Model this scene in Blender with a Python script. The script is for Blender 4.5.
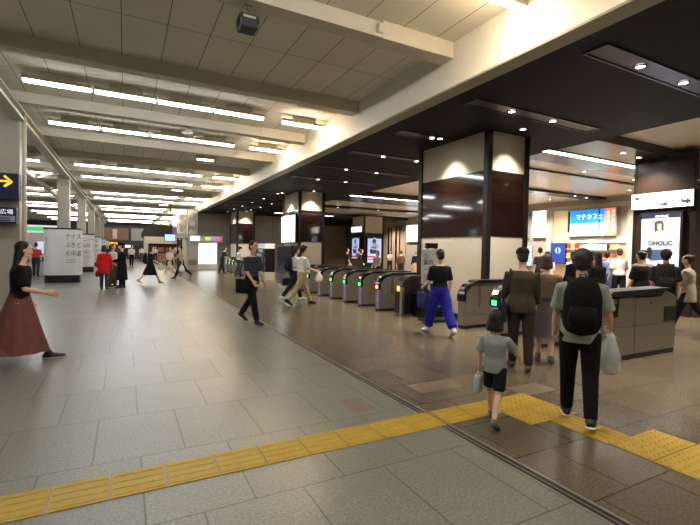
import bpy, math, random
from mathutils import Matrix, Vector
random.seed(7)
for o in list(bpy.data.objects): bpy.data.objects.remove(o)
SC = bpy.context.scene
C = SC.collection
PI = math.pi
# ------------------------------------------------------------ camera, world, exposure
cam_d = bpy.data.cameras.new('camera'); cam = bpy.data.objects.new('camera', cam_d); C.objects.link(cam)
RR = [[0.8850851413703734, 0.0034805635273538354, 0.4654161344462803],
      [-0.4650813144325127, -0.032038934994239765, 0.8846880114538465],
      [0.017990650102548182, -0.9994805612526774, -0.026738440248465323]]
M = Matrix.Identity(4)
for i in range(3):
    M[i][0] = RR[i][0]; M[i][1] = -RR[i][1]; M[i][2] = -RR[i][2]
M[0][3] = 0; M[1][3] = 0; M[2][3] = 1.55
cam.matrix_world = M
cam_d.sensor_width = 36; cam_d.lens = 36*428/700; cam_d.clip_end = 300; cam_d.clip_start = .05
SC.camera = cam
SC.view_settings.view_transform = 'Standard'; SC.view_settings.look = 'None'
SC.view_settings.gamma = 1; SC.view_settings.use_curve_mapping = False
SC.view_settings.exposure = 0.45
W = bpy.data.worlds.new('world'); SC.world = W; W.use_nodes = True
W.node_tree.nodes['Background'].inputs[0].default_value = (.9, .92, 1, 1)
W.node_tree.nodes['Background'].inputs[1].default_value = .12
TUBE_E = 26.0      # brightness of the fluorescent tubes
SPOT_W = 50.0     # downlight power

# ------------------------------------------------------------ materials
def lin(c): return tuple(((v/255)/12.92 if v/255 <= .04045 else ((v/255+.055)/1.055)**2.4) for v in c)
MC = {}
def mat(name, col, rough=.6, metal=0, emit=0, noise=.06, nscale=8, bump=0, spec=.5, alpha=1, ecol=None, coat=0):
    if name in MC: return MC[name]
    m = bpy.data.materials.new(name); m.use_nodes = True; nt = m.node_tree; b = nt.nodes['Principled BSDF']
    c = lin(col)
    b.inputs['Roughness'].default_value = rough; b.inputs['Metallic'].default_value = metal
    b.inputs['Specular IOR Level'].default_value = spec
    b.inputs['Coat Weight'].default_value = coat
    b.inputs['Base Color'].default_value = (*c, 1)
    if emit:
        b.inputs['Emission Color'].default_value = (*(lin(ecol) if ecol else c), 1); b.inputs['Emission Strength'].default_value = emit
    elif noise:
        tc = nt.nodes.new('ShaderNodeTexCoord'); n = nt.nodes.new('ShaderNodeTexNoise'); n.inputs['Scale'].default_value = nscale
        n.inputs['Detail'].default_value = 4
        nt.links.new(tc.outputs['Object'], n.inputs['Vector'])
        mr = nt.nodes.new('ShaderNodeMapRange'); mr.inputs[3].default_value = 1-noise*2; mr.inputs[4].default_value = 1+noise*2
        nt.links.new(n.outputs[0], mr.inputs[0])
        mx = nt.nodes.new('ShaderNodeVectorMath'); mx.operation = 'SCALE'; mx.inputs[0].default_value = c
        nt.links.new(mr.outputs[0], mx.inputs['Scale']); nt.links.new(mx.outputs[0], b.inputs['Base Color'])
        if bump:
            bp = nt.nodes.new('ShaderNodeBump'); bp.inputs['Strength'].default_value = bump; bp.inputs['Distance'].default_value = .02
            nt.links.new(n.outputs[0], bp.inputs['Height']); nt.links.new(bp.outputs[0], b.inputs['Normal'])
    if alpha < 1: b.inputs['Alpha'].default_value = alpha
    MC[name] = m; return m
def brick(name, c1, c2, mortar, bw, bh, off, ox=0, oy=0, rough=.5, msize=.006, speck=0, coat=0, axes='XY', spec=.5, bias=0):
    m = bpy.data.materials.new(name); m.use_nodes = True; nt = m.node_tree; b = nt.nodes['Principled BSDF']; L = nt.links.new
    tc = nt.nodes.new('ShaderNodeTexCoord'); mp = nt.nodes.new('ShaderNodeMapping')
    src = tc.outputs['Object']
    if axes != 'XY':
        sp = nt.nodes.new('ShaderNodeSeparateXYZ'); cb = nt.nodes.new('ShaderNodeCombineXYZ'); L(src, sp.inputs[0])
        L(sp.outputs[axes[0]], cb.inputs[0]); L(sp.outputs[axes[1]], cb.inputs[1]); src = cb.outputs[0]
    L(src, mp.inputs[0]); mp.inputs['Location'].default_value = (ox, oy, 0)
    br = nt.nodes.new('ShaderNodeTexBrick'); L(mp.outputs[0], br.inputs['Vector'])
    br.offset = off; br.inputs['Scale'].default_value = 1; br.inputs['Brick Width'].default_value = bw; br.inputs['Row Height'].default_value = bh
    br.inputs['Mortar Size'].default_value = msize; br.inputs['Bias'].default_value = bias
    br.inputs['Color1'].default_value = (*lin(c1), 1); br.inputs['Color2'].default_value = (*lin(c2), 1); br.inputs['Mortar'].default_value = (*lin(mortar), 1)
    br.inputs['Mortar Smooth'].default_value = .1
    out = br.outputs['Color']
    n = nt.nodes.new('ShaderNodeTexNoise'); n.inputs['Scale'].default_value = 1.1; n.inputs['Detail'].default_value = 5; L(tc.outputs['Object'], n.inputs['Vector'])
    mr = nt.nodes.new('ShaderNodeMapRange'); mr.inputs[3].default_value = .86; mr.inputs[4].default_value = 1.14; L(n.outputs[0], mr.inputs[0])
    v = nt.nodes.new('ShaderNodeVectorMath'); v.operation = 'SCALE'; L(out, v.inputs[0]); L(mr.outputs[0], v.inputs['Scale']); out = v.outputs[0]
    if speck:
        n2 = nt.nodes.new('ShaderNodeTexNoise'); n2.inputs['Scale'].default_value = 55; n2.inputs['Detail'].default_value = 3; L(tc.outputs['Object'], n2.inputs['Vector'])
        m2 = nt.nodes.new('ShaderNodeMapRange'); m2.inputs[1].default_value = .3; m2.inputs[2].default_value = .7
        m2.inputs[3].default_value = 1-speck; m2.inputs[4].default_value = 1+speck; L(n2.outputs[0], m2.inputs[0])
        v2 = nt.nodes.new('ShaderNodeVectorMath'); v2.operation = 'SCALE'; L(out, v2.inputs[0]); L(m2.outputs[0], v2.inputs['Scale']); out = v2.outputs[0]
    b.inputs['Roughness'].default_value = rough
    b.inputs['Specular IOR Level'].default_value = spec; b.inputs['Coat Weight'].default_value = coat
    L(out, b.inputs['Base Color']); return m

# ------------------------------------------------------------ mesh builder
class MB:
    def __init__(s): s.v = []; s.f = []; s.m = []; s.k = 0
    def mi(s, k): s.k = k; return s
    def add(s, v, f):
        n = len(s.v); s.v += [tuple(p) for p in v]; s.f += [tuple(n+i for i in q) for q in f]; s.m += [s.k]*len(f); return s
    def box(s, x0, x1, y0, y1, z0, z1):
        v = [(x, y, z) for z in (z0, z1) for y in (y0, y1) for x in (x0, x1)]
        return s.add(v, [(0, 2, 3, 1), (4, 5, 7, 6), (0, 1, 5, 4), (2, 6, 7, 3), (0, 4, 6, 2), (1, 3, 7, 5)])
    def prism(s, prof, a, b, axis='Y'):   # profile polygon extruded along an axis
        n = len(prof)
        def P(p, t): return (p[0], t, p[1]) if axis == 'Y' else ((t, p[0], p[1]) if axis == 'X' else (p[0], p[1], t))
        v = [P(p, a) for p in prof]+[P(p, b) for p in prof]
        f = [tuple(range(n))[::-1], tuple(range(n, 2*n))]+[(i, (i+1) % n, n+(i+1) % n, n+i) for i in range(n)]
        return s.add(v, f)
    def rings(s, pts, rad, n=12, up=None, caps=True, capf=.6):
        pts = [Vector(p) for p in pts]; R = []
        rad = [(r, r) if not isinstance(r, tuple) else r for r in rad]
        hint = Vector(up) if up else Vector((1, 0, 0))
        for i, p in enumerate(pts):
            t = (pts[min(i+1, len(pts)-1)]-pts[max(i-1, 0)])
            if t.length < 1e-6: t = Vector((0, 0, 1))
            t.normalize(); a = hint-t*hint.dot(t)
            if a.length < 1e-3: a = Vector((0, 1, 0))-t*t.y
            a.normalize(); b = t.cross(a)
            R.append([p+a*rad[i][0]*math.cos(2*PI*j/n)+b*rad[i][1]*math.sin(2*PI*j/n) for j in range(n)])
        v = [q for r in R for q in r]; f = []
        for i in range(len(pts)-1):
            for j in range(n): f.append((i*n+j, i*n+(j+1) % n, (i+1)*n+(j+1) % n, (i+1)*n+j))
        if caps:
            k = len(v); t0 = (pts[0]-pts[1]).normalized(); t1 = (pts[-1]-pts[-2]).normalized()
            v += [pts[0]+t0*min(rad[0])*capf, pts[-1]+t1*min(rad[-1])*capf]
            for j in range(n): f.append((k, (j+1) % n, j)); f.append((k+1, (len(pts)-1)*n+j, (len(pts)-1)*n+(j+1) % n))
        return s.add(v, f)
    def tube(s, a, b, r, r2=None, n=10): return s.rings([a, b], [r, r if r2 is None else r2], n)
    def cyl(s, c, r, z0, z1, n=20):
        v = [(c[0]+r*math.cos(2*PI*j/n), c[1]+r*math.sin(2*PI*j/n), z) for z in (z0, z1) for j in range(n)]
        return s.add(v, [tuple(range(n))[::-1], tuple(range(n, 2*n))]+[(j, (j+1) % n, n+(j+1) % n, n+j) for j in range(n)])
    def ell(s, c, r, n=14, m=9):
        c = Vector(c); v = [c+Vector((0, 0, -r[2]))]
        for i in range(1, m):
            t = -PI/2+PI*i/m
            for j in range(n): v.append(c+Vector((r[0]*math.cos(t)*math.cos(2*PI*j/n), r[1]*math.cos(t)*math.sin(2*PI*j/n), r[2]*math.sin(t))))
        v.append(c+Vector((0, 0, r[2]))); f = []
        for j in range(n):
            f.append((0, 1+(j+1) % n, 1+j)); k = 1+(m-2)*n; f.append((len(v)-1, k+j, k+(j+1) % n))
            for i in range(m-2): f.append((1+i*n+j, 1+i*n+(j+1) % n, 1+(i+1)*n+(j+1) % n, 1+(i+1)*n+j))
        return s.add(v, f)
    def merge(s, me, mt, k=None):
        n = len(s.v); s.v += [tuple(mt @ v.co) for v in me.vertices]
        for p in me.polygons: s.f.append(tuple(n+i for i in p.vertices)); s.m.append(p.material_index if k is None else k)
        return s
    def mesh(s, name, mats, smooth=False):
        me = bpy.data.meshes.new(name); me.from_pydata(s.v, [], s.f)
        for m in (mats if isinstance(mats, (list, tuple)) else [mats]): me.materials.append(m)
        me.polygons.foreach_set('material_index', s.m)
        if smooth: me.polygons.foreach_set('use_smooth', [True]*len(s.f))
        me.validate(); me.update(); return me
    def build(s, name, mats, parent=None, smooth=False, bevel=0):
        o = bpy.data.objects.new(name, s.mesh(name, mats, smooth)); C.objects.link(o)
        if parent: o.parent = parent
        if bevel:
            b = o.modifiers.new('bevel', 'BEVEL'); b.width = bevel; b.segments = 2; b.limit_method = 'ANGLE'
        return o
def tag(o, label, cat, group=None, kind=None):
    if label: o['label'] = label
    if cat: o['category'] = cat
    if group: o['group'] = group
    if kind: o['kind'] = kind
    return o
def thing(name, loc, label, cat, group=None, rz=0):
    o = bpy.data.objects.new(name, None); C.objects.link(o); o.location = loc; o.rotation_euler.z = rz
    o.empty_display_size = .2
    return tag(o, label, cat, group)
def struct(o): o['kind'] = 'structure'; return o
def copy_tree(o, parent=None):
    c = o.copy(); C.objects.link(c)
    if parent: c.parent = parent
    for ch in list(o.children): copy_tree(ch, c)
    return c
def remesh(mb, vox, it=4, name='m'):
    me = mb.mesh(name, [], True); o = bpy.data.objects.new('tmp', me); C.objects.link(o)
    r = o.modifiers.new('r', 'REMESH'); r.mode = 'VOXEL'; r.voxel_size = vox; r.use_smooth_shade = True
    s = o.modifiers.new('s', 'SMOOTH'); s.iterations = it; s.factor = .5
    dg = bpy.context.evaluated_depsgraph_get(); out = bpy.data.meshes.new_from_object(o.evaluated_get(dg))
    bpy.data.objects.remove(o); bpy.data.meshes.remove(me); return out
def text(s, size, mt, m, name='lettering', parent=None, depth=.002, align='LEFT', sx=1, bold=0):
    """flat letters; mt maps text plane (x right, y up, z out) to parent space"""
    cu = bpy.data.curves.new('t', 'FONT'); cu.body = s; cu.size = size; cu.extrude = depth; cu.align_x = align; cu.resolution_u = 2; cu.offset = bold
    o = bpy.data.objects.new('t', cu); C.objects.link(o); dg = bpy.context.evaluated_depsgraph_get()
    me = bpy.data.meshes.new_from_object(o.evaluated_get(dg)); bpy.data.objects.remove(o)
    me.transform(mt @ Matrix.Diagonal((sx, 1, 1, 1))); me.materials.clear(); me.materials.append(m)
    r = bpy.data.objects.new(name, me); C.objects.link(r)
    if parent: r.parent = parent
    return r
def frame(o, right, up):
    r = Vector(right).normalized(); u = Vector(up).normalized(); z = r.cross(u)
    m = Matrix.Identity(4)
    for i in range(3): m[i][0] = r[i]; m[i][1] = u[i]; m[i][2] = z[i]; m[i][3] = o[i]
    return m
def face_w(x, y, z): return frame((x, y, z), (0, -1, 0), (0, 0, 1))   # text on a face looking towards -X
def face_s(x, y, z): return frame((x, y, z), (1, 0, 0), (0, 0, 1))    # text on a face looking towards -Y
def arc(cx, cy, r, a0, a1, n=6): return [(cx+r*math.cos(math.radians(a0+(a1-a0)*i/n)), cy+r*math.sin(math.radians(a0+(a1-a0)*i/n))) for i in range(n+1)]

# palette
m_steel = mat('brushed_steel', (178, 172, 162), .34, 1, noise=.05, nscale=20)
m_steel2 = mat('satin_steel_panel', (150, 142, 128), .4, .7, noise=.05, nscale=12)
m_black = mat('black_plastic', (22, 21, 22), .35)
m_blackgl = mat('gloss_black', (14, 14, 15), .15)
m_dark = mat('dark_bronze_steel', (38, 34, 30), .35, .3)
m_soffit = mat('dark_soffit_board', (22, 19, 18), .7, noise=.04, spec=.2)
m_white = mat('white_paint', (225, 224, 220), .5)
m_cream = mat('cream_panel', (206, 196, 176), .55, noise=.02)
m_brown = mat('glossy_brown_panel', (34, 18, 14), .07, spec=.7, coat=.5, noise=.04, nscale=3)
m_pillarbrown = mat('brown_laminate', (46, 32, 25), .3, noise=.05)
m_beam = mat('beige_beam_paint', (200, 193, 176), .5, noise=.03, nscale=3)
m_fascia = mat('white_fascia_board', (232, 228, 214), .55, noise=.02)
m_tube = mat('fluorescent_tube', (255, 255, 255), emit=TUBE_E, ecol=(243, 243, 243))
m_tubew = mat('warm_fluorescent_tube', (255, 255, 255), emit=TUBE_E*2.6, ecol=(255, 230, 198))
m_lampw = mat('white_light_panel', (255, 255, 255), emit=10, ecol=(255, 250, 240))
m_lens = mat('downlight_lens', (255, 255, 255), emit=9, ecol=(255, 240, 225))
m_scr = mat('white_screen', (255, 255, 255), emit=.85, ecol=(244, 250, 255))
m_scrb = mat('pale_blue_screen', (190, 200, 240), emit=.62, ecol=(176, 190, 238))
m_blue = mat('bright_blue_screen', (40, 110, 220), emit=.95, ecol=(24, 120, 215))
m_navy = mat('navy_sign', (24, 30, 66), .4)
m_yellow = mat('yellow_letters', (235, 205, 50), emit=.5)
m_ink = mat('black_ink', (36, 36, 38), .6, noise=0)
m_wink = mat('white_letters', (240, 240, 240), .6, emit=.6)
m_glass = mat('grey_glass', (150, 160, 165), .05, .0, noise=0, alpha=.35)
m_tan = mat('tan_wall', (178, 156, 132), .6, noise=.03)
m_grey = mat('grey_wall_panel', (150, 146, 136), .55, noise=.03, nscale=2)
m_rail = mat('rail_steel', (180, 176, 168), .36, .75, noise=.1, nscale=6)

# ------------------------------------------------------------ structure
m_floorL = brick('grey_granite_tiles', (128, 128, 118), (121, 121, 112), (88, 87, 80), .62, .9, .5, ox=.2, oy=-4.38+.9*6, rough=.3, speck=.3, msize=.006, spec=.5)
m_floorR = brick('brown_granite_tiles_warm_lit', (101, 90, 72), (92, 82, 66), (48, 43, 36), .62, .62, .5, ox=.1, oy=.24, rough=.27, speck=.32, msize=.006, spec=.5)  # a different stone, with warm lighting also put into its brown
MB().box(-14, 2.48, -12, 68, -.12, 0).build('floor', m_floorL)['kind'] = 'structure'
MB().box(2.6, 22, -12, 68, -.12, 0).build('floor', m_floorR)['kind'] = 'structure'
struct(MB().box(2.48, 2.6, -12, 45, -.12, -.004).box(2.48, 2.5, -12, 45, -.004, .006).box(2.58, 2.6, -12, 45, -.004, .006).mi(1).box(2.5, 2.58, -12, 45, -.004, .002).mi(0).box(2.535, 2.545, -12, 45, .002, .004).box(2.48, 2.6, 45, 68, -.12, 0).build('trim_1', [m_rail, mat('rail_groove', (82, 78, 74), .35, .8)]))
m_ceil = brick('ceiling_board', (218, 212, 196), (212, 206, 190), (84, 76, 64), .62, 1.565, 0, ox=0.06, oy=-8.65+1.565*8, rough=.8, msize=.006)
ZC, ZB, ZL = 4.9, 4.66, 4.70
struct(MB().box(-14, 4.7, -12, 66, ZC, ZC+.1).build('ceiling', m_ceil))
PIT = 3.13
for k in range(-6, 19):
    y = 8.65+PIT*k
    mb = MB().box(-14, 4.62, y-.1, y+.1, ZB+.04, ZC).box(-14, 4.62, y-.13, y+.13, ZB, ZB+.05)
    mb.box(3.3, 4.62, y-.15, y+.15, ZB-.015, ZC)
    struct(mb.build('trim_2', m_beam))
# fascia of the dropped dark ceiling
ZS = 4.22
struct(MB().box(4.62, 4.66, -12, 66, ZS, ZC+.1).box(4.6, 4.88, -12, 66, ZS-.03, ZS).build('trim_3', [m_fascia]))
struct(MB().box(4.585, 4.86, -12, 66, ZS-.06, ZS-.03).build('trim_4', mat('olive_grey_edge', (150, 146, 122), .5)))
struct(MB().box(4.86, 9.7, -12, 33.5, ZS, ZS+.15).box(4.86, 22, 33.5, 66, ZS, ZS+.15).build('ceiling', m_soffit))
m_band = mat('gloss_dark_band', (44, 38, 36), .25)
m_coff = mat('glossy_beige_ceiling', (238, 226, 204), .3, noise=.02, spec=.6)
for yc in (-4.4, 7.3, 19.0, 30.7):
    struct(MB().box(9.7, 21.2, yc-1.1, yc+1.1, ZS, ZS+.35).build('ceiling', m_band))
    struct(MB().box(9.7, 21.2, yc+1.1, yc+10.6, ZS+.22, ZS+.35).build('ceiling', m_coff))
    struct(MB().box(9.7, 21.2, yc+5.6, yc+6.2, ZS+.1, ZS+.22).box(9.7, 21.2, yc+2.6, yc+2.75, ZS+.16, ZS+.22).build('ceiling', m_band))
# hall walls
struct(MB().box(21, 21.3, -12, 42, 0, 4.6).build('wall_right', mat('pale_wall', (176, 168, 158), .5, noise=.03)))
struct(MB().box(4.9, 21, 41, 41.3, 0, 4.6).build('wall_back', m_tan))
struct(MB().box(-14.2, -14, -12, 68, 0, 5).build('wall_left', m_grey))
struct(MB().box(-14, 5, 65, 65.3, 0, 5).build('wall_back', mat('dark_far_wall', (52, 50, 48), .6)))
struct(MB().box(-14, 22, -12.2, -12, 0, 5).build('wall_front', m_grey))
m_panelw = brick('grey_beige_wall_panels', (160, 154, 142), (154, 148, 137), (96, 90, 82), 1.5, 1.9, 0, rough=.4, msize=.012, axes='XZ')
struct(MB().box(4.62, 13, 33.5, 33.8, 2.5, 4.22).box(4.62, 4.9, 33.5, 33.8, 0, 2.5).box(4.9, 13, 33.5, 33.8, 0, 2.5).build('wall_end', m_panelw))
struct(MB().box(4.62, 4.9, 33.8, 46, 0, ZS).build('wall_side', m_cream))
m_pw2 = mat('warm_white_wall', (190, 184, 172), .55)

# ------------------------------------------------------------ left longitudinal beam + pillars
def lbeam():
    mb = MB().box(-2.32, -2.07, -8, 62, 4.42, 4.47).box(-2.22, -2.17, -8, 62, 4.47, 4.66).box(-2.32, -2.07, -8, 62, 4.63, 4.68)
    struct(mb.build('trim_5', m_beam))
    MBs = MB()
    y = -2
    for k in range(14):
        y0 = -5+PIT*1.0*k*1.4
        MBs.add([(-2.3, y0, 4.5), (-2.3, y0+.12, 4.5), (-3.6, y0+2.2, 4.5), (-3.6, y0+2.08, 4.5), (-2.3, y0, 4.58), (-2.3, y0+.12, 4.58), (-3.6, y0+2.2, 4.58), (-3.6, y0+2.08, 4.58)],
                [(3, 2, 1, 0), (4, 5, 6, 7), (0, 1, 5, 4), (1, 2, 6, 5), (2, 3, 7, 6), (3, 0, 4, 7)])
    MBs.box(-3.7, -3.5, -8, 62, 4.45, 4.65)
    struct(MBs.build('trim_6', m_beam))
lbeam()
m_pill = mat('grey_beige_pillar', (164, 160, 146), .4, noise=.03)
for i, y in enumerate([3.6, 12.35, 21.9, 30.4, 39, 47.5, 56]):
    mb = MB()
    if i < 2: mb.box(-3.0, -2.16, y, y+.8, 0, 4.62).box(-3.04, -2.12, y-.04, y+.84, 2.9, 2.94).box(-3.04, -2.12, y-.04, y+.84, 0, .12)
    else: mb.box(-2.56, -2.12, y, y+.5, 0, 4.62).box(-2.6, -2.08, y-.04, y+.54, 4.1, 4.16)
    struct(mb.build('trim_7', m_pill, bevel=.02))

# ------------------------------------------------------------ fluorescent rows
def make_fix(tm, L=1.14, bare=False):
    t = thing('fluorescent_lamp', (0, 0, 0), 'x', 'ceiling lamp')
    MB().box(-L/2, L/2, -(.052 if bare else .075), .052 if bare else .075, .012, .09).box(-.3, .3, -.02, .02, .09, ZC-ZL).build('housing', m_beam, t)
    if bare: MB().prism([(-.05, 0), (-.052, -.02), (-.03, -.035), (.03, -.035), (.052, -.02), (.05, 0), (.03, .01), (-.03, .01)], -L/2+.015, L/2-.015, 'X').build('tube', tm, t)
    else: MB().prism([(-.06, .012), (-.052, -.02), (-.03, -.035), (.03, -.035), (.052, -.02), (.06, .012)], -L/2+.015, L/2-.015, 'X').build('tube', tm, t)
    return t
fix0 = make_fix(m_tube); first = True
fixw = make_fix(m_tubew, bare=True); firstw = True
seg = [-1.17, .01, 1.19, 2.37, 3.99]
gap = [-3.4, -4.58, -5.76, -6.94, -9.3, -10.5]
for k in range(-6, 18):
    if k % 3 == 2: continue
    y = 10.2+PIT*k
    for j, x in enumerate(seg+gap):
        if k > 11 and j > 8: continue
        if k < 0 and j > 4: continue
        if j == 4: f = fixw if firstw else copy_tree(fixw); firstw = False
        else: f = fix0 if first else copy_tree(fix0); first = False
        f.location = (x, y, ZL)
        if j < 4: f['label'] = 'long white fluorescent ceiling lamp glowing between the ceiling beams'; f['group'] = 'fluorescent lamp rows over the concourse'
        elif j == 4: f['label'] = 'white fluorescent ceiling lamp at the row end against the white fascia'; f['group'] = 'fluorescent lamps beside the fascia'
        else: f['label'] = 'white fluorescent ceiling lamp beyond the left row of pillars'; f['group'] = 'fluorescent lamps left of the pillars'
# single lamps in the mostly dark rows
for k, x in ((2, 2.55), (5, 2.55), (8, 2.55)):
    t = thing('panel_lamp', (x, 10.2+PIT*k-.3, ZL+.02), 'small square white lamp in the dark ceiling bay', 'ceiling lamp', 'small lamps in dark ceiling bays')
    MB().box(-.3, .3, -.12, .12, .02, .18).build('housing', m_beam, t)
    MB().box(-.27, .27, -.1, .1, 0, .02).build('diffuser', m_lampw, t)

# ------------------------------------------------------------ downlights, slots, light strips on the right
ring_mb = MB(); n = 20
v = []; f = []
for r, z in ((.085, 0), (.085, -.012), (.06, -.012), (.055, .0)):
    v += [(r*math.cos(2*PI*j/n), r*math.sin(2*PI*j/n), z) for j in range(n)]
for i in range(3):
    for j in range(n): f.append((i*n+j, i*n+(j+1) % n, (i+1)*n+(j+1) % n, (i+1)*n+j))
ring_me = MB().add(v, f).mesh('trim_ring', m_dark, True)
lens_me = MB().cyl((0, 0), .058, -.008, -.002, 20).mesh('lens', m_lens)
spot_d = bpy.data.lights.new('lamp_light', 'SPOT'); spot_d.energy = SPOT_W*5; spot_d.spot_size = math.radians(95); spot_d.spot_blend = .8; spot_d.color = (1, .9, .78); spot_d.shadow_soft_size = .05
spot_in = spot_d.copy(); spot_in.energy = SPOT_W*11; spot_in.spot_size = math.radians(130)
nd = 0
def downlight(x, y, z, label, group, light=True, ld=None):
    t = thing('downlight', (x, y, z), label, 'ceiling lamp', group)
    for nm, me in (('trim_ring', ring_me), ('lens', lens_me)):
        o = bpy.data.objects.new(nm, me); C.objects.link(o); o.parent = t
    if light:
        o = bpy.data.objects.new('lamp_light', ld or spot_d); C.objects.link(o); o.parent = t; o.location.z = -.03
    return t
slotY = [1.2, 3.5, 5.75, 8.0, 10.25, 12.5, 14.8, 19.6, 21.9, 24.2, 26.5, 28.8]
for i, y in enumerate(slotY):
    x1 = 8.85 if i not in (3, ) else 6.85
    t = thing('ceiling_slot', (5.35, y, ZS), 'long black recessed lighting slot in the dark dropped ceiling', 'lighting slot', 'recessed slots in the dark ceiling')
    MB().box(0, x1-5.35, -.17, -.14, -.02, 0).box(0, x1-5.35, .14, .17, -.02, 0).box(0, .03, -.14, .14, -.02, 0).box(x1-5.38, x1-5.35, -.14, .14, -.02, 0).build('slot_frame', m_dark, t)
    MB().box(.03, x1-5.38, -.14, .14, -.006, 0).build('slot_liner', m_black, t)
    for x in ((6.38, 7.53) if i != 3 else (6.3,)):
        downlight(x, y, ZS-.012, 'small round white downlight in a black slot of the dark ceiling', 'downlights in the ceiling slots')
for y in (6.45, 17.85, 29.9):
    downlight(7.5, y, ZS-.005, {6.45: 'round downlight above the face of the nearest big column', 17.85: 'round downlight above the face of the second column', 29.9: 'round downlight above the farthest column of the gate hall'}[y], None)
for y in (7.95, 19.3, 31.3):
    downlight(6.5, y, ZS-.005, {7.95: 'round downlight beside the left face of the nearest column', 19.3: 'round downlight beside the left face of the second column', 31.3: 'round downlight beside the left face of the farthest column'}[y], None)
for x, y in ((11.2, 3.4), (11.4, 6.6), (12.3, 6.7), (14.5, 6.7), (19.6, 9.0), (19.6, 11), (19.6, 13), (19.6, 15), (19.6, 17), (19.6, 20), (19.6, 26), (19.6, 29), (19.6, 31.4), (14, 9.4), (17, 9.4), (14, 15.6), (17, 15.6), (12, 21), (15, 21), (12, 12.9), (14.5, 12.9), (11, 18.4), (13, 18.4), (15.6, 18.4), (12, 24.6), (15, 24.6), (17, 30.2), (18.6, 12.9), (18.6, 3.6), (13.4, 1.5)):  # the row nearest the back wall is added, to brighten the shop front
    z = ZS+.1 if 5 < (y+4.4) % 11.7 < 7 else (ZS if (y+4.4+1.1) % 11.7 < 2.2 else ZS+.22)
    downlight(x, y, z-.004, 'small round downlight in the glossy ceiling beyond the gates, back wall row added for brightness', 'downlights beyond the gates', ld=spot_in)
for y, lb in ((7.45, 'nearest long white light strip in the dark band beyond the big column'), (18.2, 'second long white light strip, past the middle column'), (29.9, 'farthest white light strip, deep inside the gate hall')):
    t = thing('light_strip', (9.5, y, ZS-.002), lb, 'ceiling lamp', 'long light strips in the gate hall')
    MB().box(-.03, 4.75, -.14, -.11, -.02, 0).box(-.03, 4.75, .11, .14, -.02, 0).box(-.03, 0, -.11, .11, -.02, 0).box(4.72, 4.75, -.11, .11, -.02, 0).build('strip_frame', m_dark, t)
    for i in range(4): MB().box(i*1.18+.01, i*1.18+1.165, -.11, .11, -.012, 0).build('diffuser', m_lampw, t)

# ------------------------------------------------------------ columns of the gate hall
def column(x0, x1, y0, y1, label):
    z1 = ZS
    t = thing('column', ((x0+x1)/2, (y0+y1)/2, 0), label, 'column', 'panelled columns along the ticket gates')
    hx, hy = (x1-x0)/2, (y1-y0)/2
    MB().box(-hx+.03, hx-.03, -hy+.03, hy-.03, 3.37, z1).build('upper_panel', m_cream, t)
    MB().box(-hx+.02, hx-.02, -hy+.02, hy-.02, 1.93, 3.37).build('brown_panel', m_brown, t)
    MB().box(-hx+.03, hx-.03, -hy+.03, hy-.03, .12, 1.93).build('lower_panel', m_cream, t)
    MB().box(-hx, hx, -hy, hy, 0, .12).build('skirting', m_dark, t)
    for sx in (-1, 1):
        for sy in (-1, 1):
            MB().box(*sorted((sx*(hx+.01), sx*(hx-.12))), *sorted((sy*(hy+.01), sy*(hy-.12))), .12, z1).build('corner_strip', m_dark, t)
    return t
column(6.93, 8.2, 6.85, 9.3, 'nearest big column with cream panels and a glossy brown band, behind the gates')
column(6.93, 8.2, 18.2, 20.4, 'second column with white lightbox on its left side')
column(6.93, 8.2, 30.3, 32.5, 'farthest column with brown band, near the end wall')
column(6.93, 8.2, -4.9, -2.7, 'panelled column nearest to the viewpoint')

# tactile paving
m_tac = mat('yellow_tactile', (178, 147, 40), .5, noise=.1, nscale=14, bump=.1)
def tile_me(kind):
    mb = MB().box(-.161, .161, -.161, .161, .0, .006)
    if kind == 'bar':
        for j in range(4):
            y = -.12+.08*j; mb.prism([(y-.02, .006), (y-.012, .011), (y+.012, .011), (y+.02, .006)], -.15, .15, 'X')
    else:
        for a in range(5):
            for b in range(5): mb.rings([(-.128+.064*a, -.128+.064*b, .005), (-.128+.064*a, -.128+.064*b, .011)], [.015, .009], 8)
    return mb.mesh('tactile_tile', m_tac)
tb, td = tile_me('bar'), tile_me('dot')
def tile(me, x, y, rz, label, group):
    o = bpy.data.objects.new('tactile_tile', me); C.objects.link(o); o.location = (x, y, 0.0); o.rotation_euler.z = rz; tag(o, label, 'tactile paving tile', group)
y0 = 3.115
for i in range(-18, 8):
    tile(tb, .09+.332*i, y0, 0, 'yellow ribbed guiding tile in the line crossing the concourse left of the steel rail', 'ribbed tiles left of the rail')
for x in (2.78, 3.03): pass
tile(tb, 2.77, y0, 0, 'yellow ribbed guiding tile just right of the steel rail', None)
tile(tb, 3.1, y0, 0, 'second yellow ribbed guiding tile right of the steel rail, under the child', None)
for x in (3.43, 3.76):
    for y in (y0, y0-.332): tile(td, x, y, 0, 'yellow dotted warning tile at the corner by the feet of the child', 'dotted tiles at the bend')
tile(tb, 3.68, 2.451, PI/2, 'yellow ribbed tile turning towards the viewer beside the black sneakers', None)
o = MB().box(-.1, .1, -.161, .161, 0, .006)
for j in range(4):
    y = -.12+.08*j; o.prism([(y-.02, .006), (y-.012, .011), (y+.012, .011), (y+.02, .006)], -.09, .09, 'X')
o = o.build('tactile_tile', m_tac); o.location = (3.68, 2.183, 0); o.rotation_euler.z = PI/2; tag(o, 'short cut yellow ribbed tile just above the dotted square at lower right', 'tactile paving tile')
for a in range(2):
    for b in range(3): tile(td, 3.70+.328*a, 1.915-.332*b, 0, 'yellow dotted warning tile in the block at the lower right edge', 'dotted tiles at lower right')
for a in range(3): tile(tb, 4.36+.332*a, 1.583, 0, 'yellow ribbed tile leading off the right edge from the dotted block', 'ribbed tiles at the right edge')
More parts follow.
